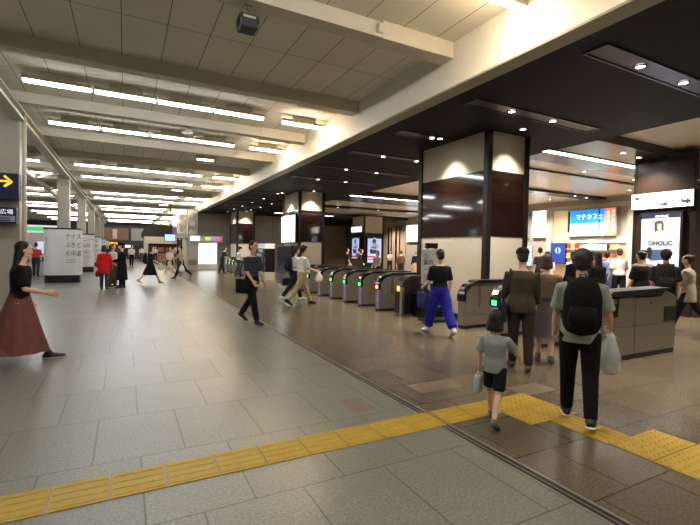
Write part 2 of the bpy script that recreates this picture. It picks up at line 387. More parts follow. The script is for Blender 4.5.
# pale inlay stones
m_inl = mat('pale_stone', (122, 108, 90), .35, noise=.1, nscale=30)
for (x0, x1, ya, yb, lb) in ((1.96, 2.2, 3.55, 3.93, 'small pale stone patch in the floor left of the rail'), (2.9, 3.5, 3.75, 4.05, 'pale stone slab in the floor behind the child'), (3.9, 4.4, 3.2, 3.5, 'pale stone slab behind the man in black')):
    tag(MB().box(x0, x1, ya, yb, 0, .002).build('floor_slab', m_inl), lb, 'floor slab')

# ------------------------------------------------------------ ticket gates
m_green = mat('green_indicator', (60, 230, 110), emit=2.2)
m_orange = mat('orange_indicator', (255, 150, 60), emit=2.2)
m_purple = mat('violet_edge_light', (120, 104, 190), emit=.35)  # faint glow standing in for screens mirrored in the gate ends
m_chrome = mat('chrome', (210, 210, 215), .12, 1, noise=0)
def gate_profile(L, zt=.94):
    return [(0, .06), (0, .70)]+[(.02+.0, .74), (.06, .80), (.14, .87), (.24, .92), (.34, zt)]+[(L-.22, zt), (L-.16, zt-.01), (L-.08, zt-.05), (L-.03, zt-.07), (L, zt-.12), (L, .06)]
def make_gate(ind, L=1.85, w=.2, flapcol=m_dark):
    t = thing('ticket_gate', (0, 0, 0), 'x', 'ticket gate')
    MB().prism(gate_profile(L), 0, w, 'Y').build('cabinet', m_steel2, t, bevel=.012)
    MB().box(.02, L-.02, .01, w-.01, 0, .06).build('base_plate', m_black, t)
    top = [(.20, .945), (.30, .985), (.42, 1.0), (L-.34, 1.02), (L-.18, .985), (L-.2, .965), (L-.36, .98), (.42, .955)]
    MB().prism([(.28, .93), (.30, .985), (.42, 1.0), (L-.30, 1.0), (L-.16, .97), (L-.18, .93)], -.02, w+.02, 'Y').build('top_panel', m_black, t, bevel=.006)
    hood = [(-.012, .56), (-.012, .71), (.01, .76), (.06, .83), (.15, .90), (.26, .945), (.34, .965), (.34, .92), (.26, .90), (.17, .86), (.09, .79), (.05, .74), (.04, .56)]
    MB().prism(hood, -.008, w+.008, 'Y').build('end_hood', m_blackgl, t, bevel=.005)
    MB().prism([(.01, .785), (.05, .845), (.13, .905), (.2, .935), (.2, .945), (.12, .918), (.04, .857), (.0, .79)], .03, w-.03, 'Y').build('card_reader', m_chrome, t)
    MB().box(-.016, -.008, .04, w-.04, .585, .68).build('indicator', ind, t)
    MB().box(-.012, .0, .02, .07, .08, .55).build('edge_light', m_purple, t)  # violet strip paints the reflection of the screens on the end face
    MB().box(.9, .98, -.004, 0, .62, .86).box(L-.42, L-.12, -.006, 0, .5, .72).build('side_window', m_dark, t)
    MB().box(.38, .44, -.006, 0, .45, .9).box(.02, L-.02, -.003, 0, .3, .306).build('panel_seam', m_steel, t)
    return t
g0 = make_gate(m_green); g1 = make_gate(m_orange)
gl = [(g1, 9.42, 'steel ticket gate with orange light, second from the black machine end of the row'), (g0, 10.36, 'steel ticket gate with green light, nearest of the green lit gates'),
      (g0, 11.3, 'steel ticket gate with green light, second nearest of the green lit gates'), (g0, 12.25, 'steel ticket gate with green light, third nearest of the green lit gates'),
      (g0, 13.2, 'steel ticket gate just right of the man in beige trousers'), (g0, 14.2, 'steel ticket gate hidden behind the man in beige trousers'), (g0, 15.2, 'steel ticket gate left of the man with dark trousers, farthest of the row')]
used = set()
for p, y, lb in gl:
    o = copy_tree(p) if id(p) in used else p; used.add(id(p))
    o.location = (5.82, y, 0); o['label'] = lb; o['group'] = 'ticket gates in the middle row'
for y, lb in ((6.62, 'wide grey ticket gate cabinet in front of the big column'),):
    o = copy_tree(g0); [bpy.data.objects.remove(c) for c in list(o.children) if c.name.startswith(('indicator', 'edge_light'))]; o.location = (6.12, y-.02, 0); o.rotation_euler = (0, 0, 0); o['label'] = lb; o['group'] = 'ticket gates in the near row'
for i in range(6):
    o = copy_tree(g0); o.location = (6.05, 24.4+i*.98, 0); o['label'] = 'small steel ticket gate in the farther row before the end wall'; o['group'] = 'ticket gates in the farther row'
for i, (y, lb) in enumerate(((3.68, 'x'), (4.75, 'grey ticket gate partly hidden behind the people in the middle'), (5.7, 'grey ticket gate behind the adult in the black cap'))):
    if i == 0: continue
    o = copy_tree(g0); o.location = (6.12, y, 0); o['label'] = lb; o['group'] = 'ticket gates in the near row'
# nearest gate machine
t = thing('ticket_gate', (6.2, 3.68, 0), 'large nearest ticket gate machine, steel body with sloping black top, at right', 'ticket gate', 'ticket gates in the near row')
L = 1.76
MB().prism([(0, .07), (0, .84), (.06, .90), (.16, .93), (1.30, .93), (1.40, 1.0), (1.50, 1.0), (1.62, .965), (L-.03, .93), (L, .86), (L, .07)], 0, .26, 'Y').build('cabinet', m_steel2, t, bevel=.015)
MB().box(.02, L-.02, .01, .25, 0, .07).build('base_plate', m_black, t)
MB().prism([(-.06, .985), (-.02, .965), (1.22, .95), (1.3, .97), (1.40, 1.02), (1.52, 1.02), (1.55, 1.045), (1.5, 1.06), (.0, 1.035), (-.05, 1.01)], -.03, .29, 'Y').build('top_panel', m_black, t, bevel=.006)
MB().prism([(-.005, .66), (-.005, .95), (.16, .95), (.18, .9), (.16, .66)], -.006, .1, 'Y').build('end_hood', m_blackgl, t)
MB().box(.0, .1, -.03, .05, .86, .93).build('card_reader', m_chrome, t, bevel=.01)
MB().box(L-.36, L-.03, -.008, 0, .52, .76).build('side_window', m_dark, t, bevel=.004)
MB().box(.02, L-.02, -.003, 0, .5, .504).box(.6, .604, -.003, 0, .1, .92).box(1.0, 1.02, -.012, 0, .82, .84).build('panel_seam', m_dark, t)
# black staff machine at the end of the middle row
t = thing('fare_machine', (5.9, 8.5, 0), 'black fare adjustment machine with orange light at the end of the gate row', 'machine')
MB().prism([(0, .05), (0, .74), (.05, .84), (.16, .94), (.3, .98), (.9, .98), (.9, .05)], 0, .3, 'Y').build('cabinet', m_black, t, bevel=.012)
MB().box(-.01, .06, -.01, .08, .02, .7).build('edge_strip', m_steel, t)
MB().box(-.016, 0, .1, .2, .6, .72).build('indicator', m_orange, t)
MB().box(.3, .98, -.45, -.02, .0, .55).build('lower_box', m_black, t, bevel=.01)
MB().box(.7, .82, -.455, -.45, .25, .29).build('badge', mat('grey_print', (120, 120, 118), .5, noise=0), t)
MB().prism([(.5, .62), (.44, .7), (.5, .86), (.62, .9), (.62, .62)], -.4, -.2, 'Y').build('ticket_slot', m_chrome, t, bevel=.01)
# white notice board by the column
t = thing('notice_board', (6.12, 7.65, 0), 'grey white notice board on a stand left of the big column', 'notice board')
MB().box(-.3, .3, -.02, .02, .85, 1.62).build('board', mat('pale_grey_board', (168, 172, 170), .5), t, bevel=.01)
MB().box(-.2, .12, -.03, .03, 1.64, 1.76).box(-.16, -.13, -.01, .01, 1.58, 1.66).box(.05, .08, -.01, .01, 1.58, 1.66).build('clip_bar', m_dark, t)
MB().box(-.2, .26, -.22, .22, 0, .05).box(-.03, .03, -.03, .03, .05, .86).build('stand', m_dark, t)
for i, (s, z) in enumerate((('カ', 1.42), ('案内', 1.28), ('ー', 1.12))): text(s, .14, face_s(-.27, -.022, z), m_ink, 'lettering', t)
for i in range(5): MB().box(-.25, -.05+.04*(i % 2), -.024, -.02, 1.05-.035*i, 1.06-.035*i).build('print_line', m_ink, t)

# ------------------------------------------------------------ screens and signs in the gate hall
def screen(name, loc, w, h, label, cat, m=m_scr, face='W', depth=.1, fr=.03, z=0, fm=m_dark):
    """screen hanging with its lower left corner at loc (seen from the front)"""
    t = thing(name, loc, label, cat)
    if face == 'W':
        MB().box(0, depth, -w-fr, fr, -fr, h+fr).build('frame', fm, t)
        MB().box(-.006, 0, -w, 0, 0, h).build('panel', m, t)
    else:
        MB().box(-fr, w+fr, 0, depth, -fr, h+fr).build('frame', fm, t)
        MB().box(0, w, -.006, 0, 0, h).build('panel', m, t)
    return t
screen('lightbox', (6.79, 20.15, 1.92), 1.85, 1.22, 'bright white lightbox on the left side of the second column', 'lightbox', mat('bright_white_screen', (255, 255, 255), emit=1.6, ecol=(240, 255, 250)))
t = thing('vending_cabinet', (6.42, 17.7, 0), 'tall black cabinet under the white lightbox of the second column', 'cabinet')
MB().box(0, .48, 0, 2.0, 0, 1.75).build('body', m_black, t, bevel=.01)
MB().box(-.01, 0, .06, 1.94, .1, 1.68).build('door', m_blackgl, t)
# brochure rack between the columns
t = thing('brochure_rack', (6.2, 20.9, 0), 'black brochure rack full of leaflets left of the second column', 'rack')
MB().box(0, .5, 0, 1.9, .0, .42).build('base', m_pw2, t)
MB().box(.45, .5, 0, 1.9, .42, 1.6).box(0, .5, 0, .03, .42, 1.6).box(0, .5, 1.87, 1.9, .42, 1.6).build('back_panel', m_black, t)
for i in range(5): MB().box(0, .45, .03, 1.87, .5+.22*i, .52+.22*i).build('shelf', m_dark, t)
MB().box(-.02, .5, 0, 1.9, 1.6, 1.85).build('header', mat('pale_header', (205, 205, 200), .5, emit=.25), t)
random.seed(3)
for i in range(5):
    for j in range(6):
        cc = random.choice([(210, 210, 205), (180, 190, 200), (200, 170, 150), (90, 110, 140), (60, 60, 64)])
        o = MB().box(-.1, -.07, -.11, .11, 0, .17).build('leaflet_stack', mat('leaflet_%d_%d_%d' % cc, cc, .6))
        o.location = (6.35, 21.1+.3*j, .525+.22*i); tag(o, 'leaflet bundle on the black brochure rack left of the second column', 'leaflets', 'leaflets on the rack')

# brown pillar with poster at right
px0 = 12.9
t = thing('column', (px0, 5.6, 0), 'brown column carrying the advertising screen at the right edge', 'column')
MB().box(0, 1.3, 0, 1.5, 0, ZS).build('core', m_pillarbrown, t)
MB().box(-.015, 0, 0, 1.5, 2.78, 2.80).box(-.02, 0, -.02, .05, 0, ZS).box(-.02, 0, 1.45, 1.52, 0, ZS).build('corner_strip', m_dark, t)
MB().box(-.01, 0, 1.25, 1.3, 2.68, 2.74).build('badge', m_yellow, t)
t = screen('direction_sign', (px0-.14, 7.1, 2.86), 1.5, .42, 'white backlit direction sign with black arrows above the poster screen', 'sign', m_scr, fr=.015)
def arrow(y, z, w, sgn, t):
    p = [(0, 0), (.5, .38), (.5, .15), (1, .15), (1, -.15), (.5, -.15), (.5, -.38)]
    q = [(y-w*(a if sgn < 0 else 1-a), z+w*b) for a, b in p]
    MB().prism(q, -.016, -.008, 'X').build('arrow', m_ink, t)
arrow(-.07, .3, .2, -1, t); arrow(-.74, .1, .2, 1, t); arrow(-1.24, .13, .22, 1, t)
text('出口', .12, face_w(-.012, -.5, .06), m_ink, 'lettering', t, bold=.004)
text('のりば', .1, face_w(-.012, -.98, .13), m_ink, 'lettering', t, bold=.003)
text('改札', .08, face_w(-.012, -.28, .28), m_ink, 'lettering', t, bold=.003)

def ad_screen(loc, w, h, face, label, sc=1):
    t = screen('advertising_screen', loc, w, h, label, 'screen', m_scrb, face, depth=.12, fr=.05)
    F = (lambda x, z, d=.0: face_w(-.008-d, -x, z)) if face == 'W' else (lambda x, z, d=.0: face_s(x, -.008-d, z))
    def quad(pts, m, nm, d=.0):
        mm = F(0, 0, d); mb = MB(); n = len(pts)
        mb.add([mm @ Vector((p[0]*w, p[1]*h, 0)) for p in pts]+[mm @ Vector((p[0]*w, p[1]*h, .002)) for p in pts], [tuple(range(n))[::-1], tuple(range(n, 2*n))]+[(i, (i+1) % n, n+(i+1) % n, n+i) for i in range(n)])
        return mb.build(nm, m, t)
    quad([(0, .94), (1, .94), (1, 1), (0, 1)], m_navy, 'header_band')
    text('OHOLIC', .045*h, F(.36*w, .95*h, .003), m_wink, 'lettering', t)
    hairm = mat('ad_hair_brown', (70, 50, 44), .6); skinm = mat('ad_skin', (200, 160, 140), .6); tee = mat('ad_grey_white', (176, 186, 204), .6, emit=.35)
    quad([(.34, .88), (.42, .91), (.56, .91), (.6, .86), (.6, .72), (.5, .7), (.36, .72)], hairm, 'figure_hair', .001)
    quad([(.43, .86), (.54, .86), (.54, .78), (.49, .755), (.44, .78)], skinm, 'figure_face', .003)
    quad([(.36, .74), (.46, .77), (.53, .77), (.64, .75), (.8, .68), (.88, .58), (.82, .56), (.66, .64), (.62, .5), (.34, .5), (.36, .62), (.26, .6)], tee, 'figure_shirt', .002)
    quad([(.3, .5), (.64, .5), (.68, .36), (.26, .34)], mat('ad_blue_jeans', (70, 84, 120), .6, emit=.1), 'figure_skirt', .001)
    quad([(.16, .5), (.22, .54), (.3, .52), (.32, .42), (.26, .36), (.18, .38)], m_ink, 'figure_bag', .004)
    text('OHOLIC', .085*h, F(.2*w, .56*h, .005), m_ink, 'lettering', t, sx=.95, bold=.006)
    quad([(.0, .2), (.55, .2), (.55, .26), (.0, .26)], mat('red_caption', (215, 50, 56), .6, emit=.5), 'caption_band')
    quad([(.04, .12), (.5, .12), (.5, .15), (.04, .15)], m_ink, 'caption_line')
    return t
ad_screen((px0-.16, 6.8, .78), .93, 1.92, 'W', 'tall pale blue fashion screen with model and black lettering at right')
# far advertising column
t = thing('column', (15.99, 28.2, 0), 'slim brown advertising column with a cream top deep in the gate hall', 'column')
MB().box(0, 1.75, 0, 1.9, 0, 2.95).build('core', m_pillarbrown, t)
MB().box(.02, 1.73, .02, 1.88, 2.95, ZS).build('upper_panel', m_cream, t)
for sx in (0, 1.65): MB().box(sx, sx+.1, -.01, .1, 0, ZS).build('corner_strip', m_dark, t)
ad_screen((16.25, 28.06, .7), 1.2, 1.95, 'S', 'fashion screen on the front of the far advertising column')
ad_screen((15.85, 29.8, .7), 1.1, 1.95, 'W', 'fashion screen on the left side of the far advertising column')
t = screen('direction_sign', (15.85, 30.0, 3.02), 1.7, .42, 'white backlit sign above the left screen of the far column', 'sign', m_scr, fr=.015)
text('改札', .25, face_w(-.01, -.3, .1), m_ink, 'lettering', t)

# back wall of the hall: shop front
def wbox(nm, y0, y1, z0, z1, m, x0=20.9, x1=21.0, parent=None, **k): return MB().box(x0, x1, y0, y1, z0, z1).build(nm, m, parent, **k)
m_frm = mat('pale_grey_frame', (190, 186, 178), .45)
t = thing('shop_facade', (0, 0, 0), 'pale grey framed shop front with blue signboard behind the crowd', 'shop front')
t.location = (21, 13, 0)
def sbox(nm, y0, y1, z0, z1, m, x0=-.12, x1=0, **k): return MB().box(x0, x1, y0-13, y1-13, z0, z1).build(nm, m, t, **k)
sbox('lintel', 11.8, 15.9, 3.92, 4.15, m_frm); sbox('lintel', 11.8, 15.9, 2.18, 2.5, m_frm)
for y in (11.4, 15.75): sbox('post', y, y+.35, 0, 4.15, m_frm, x0=-.2)
sbox('mullion', 14.75, 14.85, 2.5, 3.92, m_frm)
sbox('window_pane', 14.9, 15.75, 2.5, 3.92, mat('lit_beige_room', (206, 176, 138), .6, emit=.35), x0=-.04)
sbox('interior', 11.8, 15.75, 0, 2.18, mat('warm_shop_interior', (188, 160, 130), .6, emit=.2), x0=-.02)
for i in range(4): sbox('shelf', 12, 14.8, .5+.45*i, .54+.45*i, m_frm, x0=-.28)
random.seed(5)
for i in range(3):
    for j in range(12):
        cc = random.choice([(190, 60, 50), (230, 220, 200), (220, 190, 90), (240, 240, 240), (150, 90, 60)])
        o = MB().box(-.05, .05, -.08, .08, 0, random.uniform(.15, .3)).build('snack_box', mat('pack_%d_%d_%d' % cc, cc, .5, emit=.12))
        o.location = (20.8, 12.15+.23*j, .992+.45*i); tag(o, 'small coloured package on the shop shelves behind the crowd', 'package', 'packages on the shop shelves')
t = screen('shop_lightbox', (20.6, 13.75, 1.82), 1.2, .27, 'small white lit panel inside the shop opening', 'lightbox')
t = thing('shop_sign', (20.76, 14.75, 2.52), 'big backlit signboard with white katakana on blue over the shop', 'sign')
MB().box(0, .1, -2.5, 0, 0, 1.36).build('frame', m_frm, t)
MB().box(-.01, 0, -1.95, -.0, .02, .66).build('lower_panel', mat('pale_cyan_panel', (196, 230, 240), emit=.85), t)
MB().box(-.01, 0, -1.75, -.12, .66, 1.34).build('upper_panel', mat('vivid_blue_panel', (20, 130, 210), emit=.9), t)
MB().box(-.01, 0, -1.95, -1.75, .66, 1.34).build('upper_panel', MC['vivid_blue_panel'], t)
MB().box(-.01, 0, -2.48, -1.95, .02, 1.34).build('side_poster', mat('orange_pink_panel', (216, 130, 104), emit=.7), t)
MB().box(-.02, -.01, -.12, .0, .2, 1.3).box(-.02, -.01, -1.72, -1.66, .1, 1.34).build('divider', m_dark, t)
text('マチカフェ', .34, face_w(-.02, -.45, .86), mat('sign_white', (255, 255, 255), emit=1.1), 'lettering', t, sx=.85)
text('淹れたてコーヒー', .16, face_w(-.02, -.15, .36), mat('sign_teal', (50, 110, 140), emit=.3), 'lettering', t, sx=.9)
for i, ch in enumerate('おいしさ発見'): text(ch, .16, face_w(-.02, -2.3, 1.12-.17*i), MC['sign_white'], 'lettering', t)
for i, ch in enumerate('毎日の楽しみ'): text(ch, .16, face_w(-.02, -2.05, 1.08-.17*i), MC['sign_white'], 'lettering', t)
t = screen('standing_poster', (20.74, 15.7, 1.1), .85, 1.05, 'blue poster with a white mark at the left of the shop opening', 'poster', mat('deep_blue_poster', (34, 60, 140), .5, emit=.3))
MB().prism([(p[0], p[1]) for p in arc(-.42, .68, .17, 0, 360, 20)[:-1]], -.014, -.008, 'X').build('emblem', mat('pale_blue_print', (150, 180, 225), .5, emit=.3), t)
MB().prism([(-.38, .54), (-.46, .54), (-.46, .82), (-.38, .82)], -.02, -.014, 'X').build('emblem_bar', m_navy, t)
for y, h, lb in ((17.06, 1.5, 'bright white poster lightbox left of the shop front'), (18.3, 1.6, 'white poster lightbox half hidden by the edge of the big column')):
    t = screen('poster_lightbox', (20.86, y, 2.53), .9, h, lb, 'lightbox', m_scr, fm=m_frm)
    text('新発売', .14, face_w(-.012, -.2, .2), mat('sign_grey', (120, 130, 140), .6, noise=0), 'lettering', t)
t = screen('info_screen', (20.86, 18.2, .9), 1.1, 1.1, 'pale blue information screen below the white poster lightboxes', 'screen', mat('sky_blue_screen', (150, 196, 236), emit=.8), fm=m_frm)
for i in range(4): MB().box(-.012, -.008, -1.0+.1*(i % 2), -.15, .2+.2*i, .27+.2*i).build('print_line', mat('screen_blue_print', (50, 110, 190), .5, emit=.4), t)
screen('wall_lightbox', (20.86, 29.6, 2.4), 1.9, 1.38, 'large white lightbox on the back wall left of the big column', 'lightbox')
for i, y in enumerate((30.6, 31.1, 31.9, 32.3)):
    struct(MB().box(20.9, 21.0, y, y+(.22 if i % 2 else .12), 0, 3.8).build('trim_8', m_dark))
struct(MB().box(20.94, 21, 29.8, 35, 0, 4.0).build('wall_right', m_tan))
t = screen('blue_screen', (11.2, 28.3, 1.9), .9, 1.0, 'violet blue screen with white figures behind the gates by the second column', 'screen', mat('violet_screen', (70, 70, 190), emit=.9), 'S')
MB().box(.4, .5, .04, .08, 1.03, ZS+.23-1.9).build('hanger', m_dark, t)
text('0120', .26, face_s(.08, -.012, .55), m_wink, 'lettering', t); text('MAX', .26, face_s(.12, -.012, .2), m_wink, 'lettering', t)
t = thing('counter', (11.4, 25.2, 0), 'dark red service counter behind the gates near the second column', 'counter')
MB().box(0, 2.4, 0, .7, 0, 1.0).build('body', mat('dark_red_laminate', (72, 24, 26), .35), t); MB().box(-.05, 2.45, -.05, .75, 1.0, 1.05).build('worktop', m_dark, t)

# end wall of the hall
t = screen('display_screen', (4.78, 32.9, .42), 1.25, 1.5, 'large glowing white display screen standing by the end wall', 'screen', MC['bright_white_screen'], 'S', depth=.3, fr=.1, fm=m_white)
MB().box(-.1, 1.35, 0, .3, -.42, -.1).build('base', m_white, t)
text('● ＝ ○ ＋ ○', .16, face_s(.12, -.012, .75), mat('sign_grey2', (130, 140, 150), .6, noise=0), 'lettering', t)
t = thing('line_sign', (4.0, 31.51, 2.02), 'long sign with coloured squares above the white display screen', 'sign')
MB().box(0, 2.2, 0, .25, 0, .42).build('case', m_pw2, t)
MB().box(.02, .65, -.01, 0, .05, .38).build('left_panel', mat('pale_violet_screen', (200, 214, 250), emit=1.1), t)
for i, (x, cc) in enumerate(((1.0, (150, 215, 60)), (1.42, (120, 120, 220)), (1.7, (240, 80, 120)))):
    MB().box(x, x+(.36 if i == 0 else .26), -.01, 0, .1, .34).build('colour_square', mat('sq%d' % i, cc, emit=.8), t)
text('JR', .2, face_s(.15, -.014, .12), m_navy, 'lettering', t)
t = thing('door_recess', (4.7, 33.33, 0), 'beige grey double door left of the white display screen', 'door')
MB().box(-.55, -.12, -.2, -.05, 0, 1.95).build('door_leaf', mat('beige_door', (140, 132, 118), .5), t); MB().box(-.2, -.17, -.24, -.2, .9, 1.05).build('handle', m_steel, t)
# silver structure projecting from the fascia line
m_mirror = mat('polished_silver_panel', (190, 194, 196), .18, .9, noise=.2, nscale=2)
t = thing('sign_tower', (3.15, 31.8, 0), 'silver glazed sign tower projecting from the fascia line', 'sign tower')
MB().box(0, 1.4, 0, 3.2, 2.35, 4.2).build('upper_case', m_mirror, t)
MB().box(-.03, 1.43, -.03, 3.23, 2.25, 2.35).box(-.03, 1.43, -.03, 3.23, 4.2, 4.3).box(.66, .72, -.03, 0, 2.35, 4.2).build('rim', m_pw2, t)
for x, z in ((.35, 3.7), (.35, 2.9), (1.05, 3.3), (1.0, 2.65)):
    MB().prism(arc(x, z, .2, 0, 360, 16)[:-1], -.04, 0, 'Y').build('ornament', m_pw2, t)
MB().box(.75, 1.4, 0, .9, 0, 2.25).build('lower_wall', m_pw2, t)
MB().box(.8, 1.36, -.02, 0, .35, .75).build('poster', mat('grey_poster', (130, 134, 134), .5), t)
MB().box(.05, .17, .1, .22, 0, 2.25).box(.35, .43, .6, .7, 0, 2.25).build('post', m_dark, t)
t = thing('banner_panel', (3.3, 33, .25), 'narrow reddish grey banner panel below the silver sign tower', 'banner')
MB().box(0, .3, 0, .04, 0, 1.85).build('cloth', mat('dusty_red', (120, 84, 84), .7), t)
MB().box(-.03, .33, -.01, .05, 1.83, 1.88).build('rod', m_dark, t)
t = screen('hanging_monitor', (2.3, 30.3, 2.0), .62, .42, 'small blue white monitor hanging left of the silver sign tower', 'monitor', mat('blue_white_screen', (150, 176, 250), emit=1.1), 'S', depth=.2)
MB().box(.28, .34, .08, .14, .44, ZB-2.0).build('hanger', m_dark, t)

# ------------------------------------------------------------ poster drums round the left pillars
m_drum = mat('white_poster_wrap', (214, 216, 216), .4, noise=.02)
def rrect(hx, hy, r, n=8):
    p = []
    for cx, cy, a in ((hx-r, hy-r, 0), (-hx+r, hy-r, 90), (-hx+r, -hy+r, 180), (hx-r, -hy+r, 270)): p += arc(cx, cy, r, a, a+90, n)
    return p
dl = [('ナイス', 'ふきと', '水中道'), ('ニュー', '伝統', 'なに'), ('ひと', '明日', 'いろ'), ('ナイス', 'ふきと', '水中道'), ('ひと', '明日', 'いろ')]
for i, y in enumerate((21.9, 30.4, 39, 47.5, 56)):
    t = thing('poster_drum', (-2.34, y+.25, 0), ['white poster drum with black handwriting round the nearest of the slim left pillars', 'white poster drum round the second slim pillar, behind the nearest drum', 'white poster drum round the third slim pillar on the left', 'white poster drum round the fourth slim pillar on the left', 'white poster drum round the farthest slim pillar on the left'][i], 'advertising drum', 'poster drums')
    hx, hy = .66, .72
    MB().prism(rrect(hx, hy, .3), .32, 2.24, 'Z').build('poster_wrap', m_drum, t)
    MB().prism(rrect(hx-.02, hy-.02, .3), 0, .32, 'Z').build('base_band', m_dark, t)
    MB().prism(rrect(hx+.015, hy+.015, .3), 2.24, 2.3, 'Z').build('top_rim', m_dark, t)
    for j, s in enumerate(dl[i]): text(s, .26, frame((.12, -hy-.006, 1.86-.36*j), (1, .0, 0), (0, 0, 1)) if j < 9 else None, m_ink, 'lettering', t, sx=.75)
    text('て', .26, face_s(-.6, -hy+.05, 1.7), m_ink, 'lettering', t, sx=.6)
    for j in range(2): MB().box(.12, .5, -hy-.008, -hy, .96-.1*j, .975-.1*j).build('print_line', m_ink, t)

# ------------------------------------------------------------ signs on the near left pillar
t = thing('direction_sign', (-2.98, 12.05, 2.57), 'navy blue direction sign with yellow arrow on the left pillar', 'sign', None)
MB().box(-.3, .86, 0, .24, 0, .58).build('case', m_navy, t)
text('→', .4, face_s(.4, -.006, .27), m_yellow, 'arrow', t, bold=.008)
text('口', .2, face_s(.18, -.006, .36), m_yellow, 'lettering', t)
text('ロロ', .14, face_s(.12, -.006, .2), m_yellow, 'lettering', t); text('日', .15, face_s(.2, -.006, .04), m_yellow, 'lettering', t)
t = thing('notice_sign', (-2.98, 12.1, 2.03), 'dark navy notice sign with white writing under the yellow arrow sign', 'sign')
MB().box(-.3, .8, 0, .2, 0, .36).build('case', m_navy, t)
text('のごし広場', .12, face_s(.15, -.006, .22), m_wink, 'lettering', t)
MB().box(-.3, .78, -.006, 0, .04, .17).build('lower_panel', mat('pale_print_panel', (150, 158, 166), .5), t)
for j in range(2): MB().box(.1, .7, -.01, -.006, .06+.05*j, .08+.05*j).build('print_line', m_navy, t)
# pipes by the pillar
tag(MB().tube((-2.08, 12.42, 0), (-2.08, 12.42, 4.6), .045).box(-2.16, -2.1, 12.38, 12.46, 1, 1.04).box(-2.16, -2.1, 12.38, 12.46, 3, 3.04).build('drain_pipe', m_beam, None, True), 'pale drain pipe running up the near left pillar', 'pipe')

# ticket machines at left
t = thing('machine_bank', (-7.2, 27, 0), 'bank of ticket machines with blue screens beyond the left pillars', 'ticket machines')
MB().box(0, 4.2, 0, 1, 0, 2.2).build('body', m_pw2, t)
for i in range(4):
    MB().box(.2+i, .85+i, -.02, 0, 1.15, 1.75).build('screen', m_blue if i % 2 == 0 else m_scrb, t)
    MB().box(.2+i, .85+i, -.05, 0, .7, .95).build('coin_tray', m_dark, t)
MB().box(-.05, 4.25, -.05, .1, 2.2, 2.6).build('header', mat('grn_header', (214, 222, 214), .5, emit=.4), t)
MB().box(2.6, 3.9, -.07, -.05, 2.3, 2.5).build('green_panel', mat('green_panel', (70, 180, 110), emit=.6), t)
t = screen('vertical_screen', (-3.75, 18.2, 1.7), .42, 1.15, 'tall narrow white information screen hanging between the left pillars', 'screen', m_scr, 'S', depth=.3, fr=.04, fm=m_pw2)
MB().box(-.42, -.1, .0, .3, -.1, 1.35).build('side_case', m_pw2, t, bevel=.04); MB().box(-.2, -.14, .1, .2, 1.35, ZB-1.7).build('hanger', m_beam, t)
for i in range(5): MB().box(-.0, .4, -.012, -.008, .1+.2*i, .16+.2*i).build('print_line', MC['screen_blue_print'], t)
t = thing('service_counter', (-6.2, 19.6, 0), 'white service counter behind the near left pillar', 'counter')
MB().box(0, 2.8, 0, .8, 0, 1.05).build('body', m_white, t); MB().box(-.05, 2.85, -.05, .85, 1.05, 1.1).build('worktop', m_pw2, t)
MB().box(.2, 1.2, .3, .35, 1.1, 1.6).build('screen_panel', m_blue, t)

# ------------------------------------------------------------ far end of the concourse
t = thing('far_shop', (-3, 62.5, 0), 'dark shop facade with framed pictures and yellow lit sign at the far end', 'shop front')
MB().box(0, 7, 0, .5, 0, 4.4).build('wall', mat('charcoal_wall', (50, 48, 46), .6), t)
MB().box(.6, 3.4, -.05, 0, 2.4, 4.0).build('picture', mat('brown_picture', (120, 92, 72), .6), t)
MB().box(1.6, 2.1, -.08, -.05, 2.6, 3.8).build('picture_figure', mat('pale_figure', (200, 180, 160), .6), t)
MB().box(3.7, 6.5, -.05, 0, 2.4, 4.0).build('picture', mat('grey_picture', (150, 152, 150), .6), t)
MB().prism(arc(5.6, 3.2, .75, 0, 360, 20)[:-1], -.08, -.05, 'Y').build('round_emblem', m_dark, t)
MB().box(.4, 2.6, -.12, 0, 1.75, 2.2).build('sign_case', m_dark, t)
text('出口案内', .42, face_s(.5, -.14, 1.82), mat('amber_letters', (255, 190, 40), emit=1.6), 'lettering', t)
MB().box(3.0, 3.9, -.12, 0, 1.5, 1.8).build('lit_panel', m_scr, t)
MB().box(5.4, 6.2, -.3, 0, 0, 2.1).build('pale_post', m_pw2, t)
t = thing('cream_kiosk', (1.9, 52, 0), 'cream framed kiosk with brown inside at the far end of the concourse', 'kiosk')
MB().box(0, 5, 0, 3, 2.0, 2.75).box(0, .35, 0, 3, 0, 2.0).box(4.65, 5, 0, 3, 0, 2.0).build('frame', m_cream, t)
MB().box(.35, 4.65, .8, 1, 0, 2.0).build('interior', mat('brown_shop', (74, 48, 36), .6), t)
MB().box(.5, 4.5, .1, .6, 0, .9).build('display_counter', mat('warm_counter', (150, 112, 84), .5, emit=.1), t)
for i in range(5): MB().box(.6+.8*i, 1.2+.8*i, .75, .8, 1.1, 1.6).build('menu_panel', mat('menu%d' % i, random.choice([(210, 190, 160), (170, 90, 70), (220, 220, 210)]), .6, emit=.15), t)
struct(MB().box(1.9, 8, 55, 55.3, 2.0, 4.22).build('wall_back', MC['dark_far_wall']))

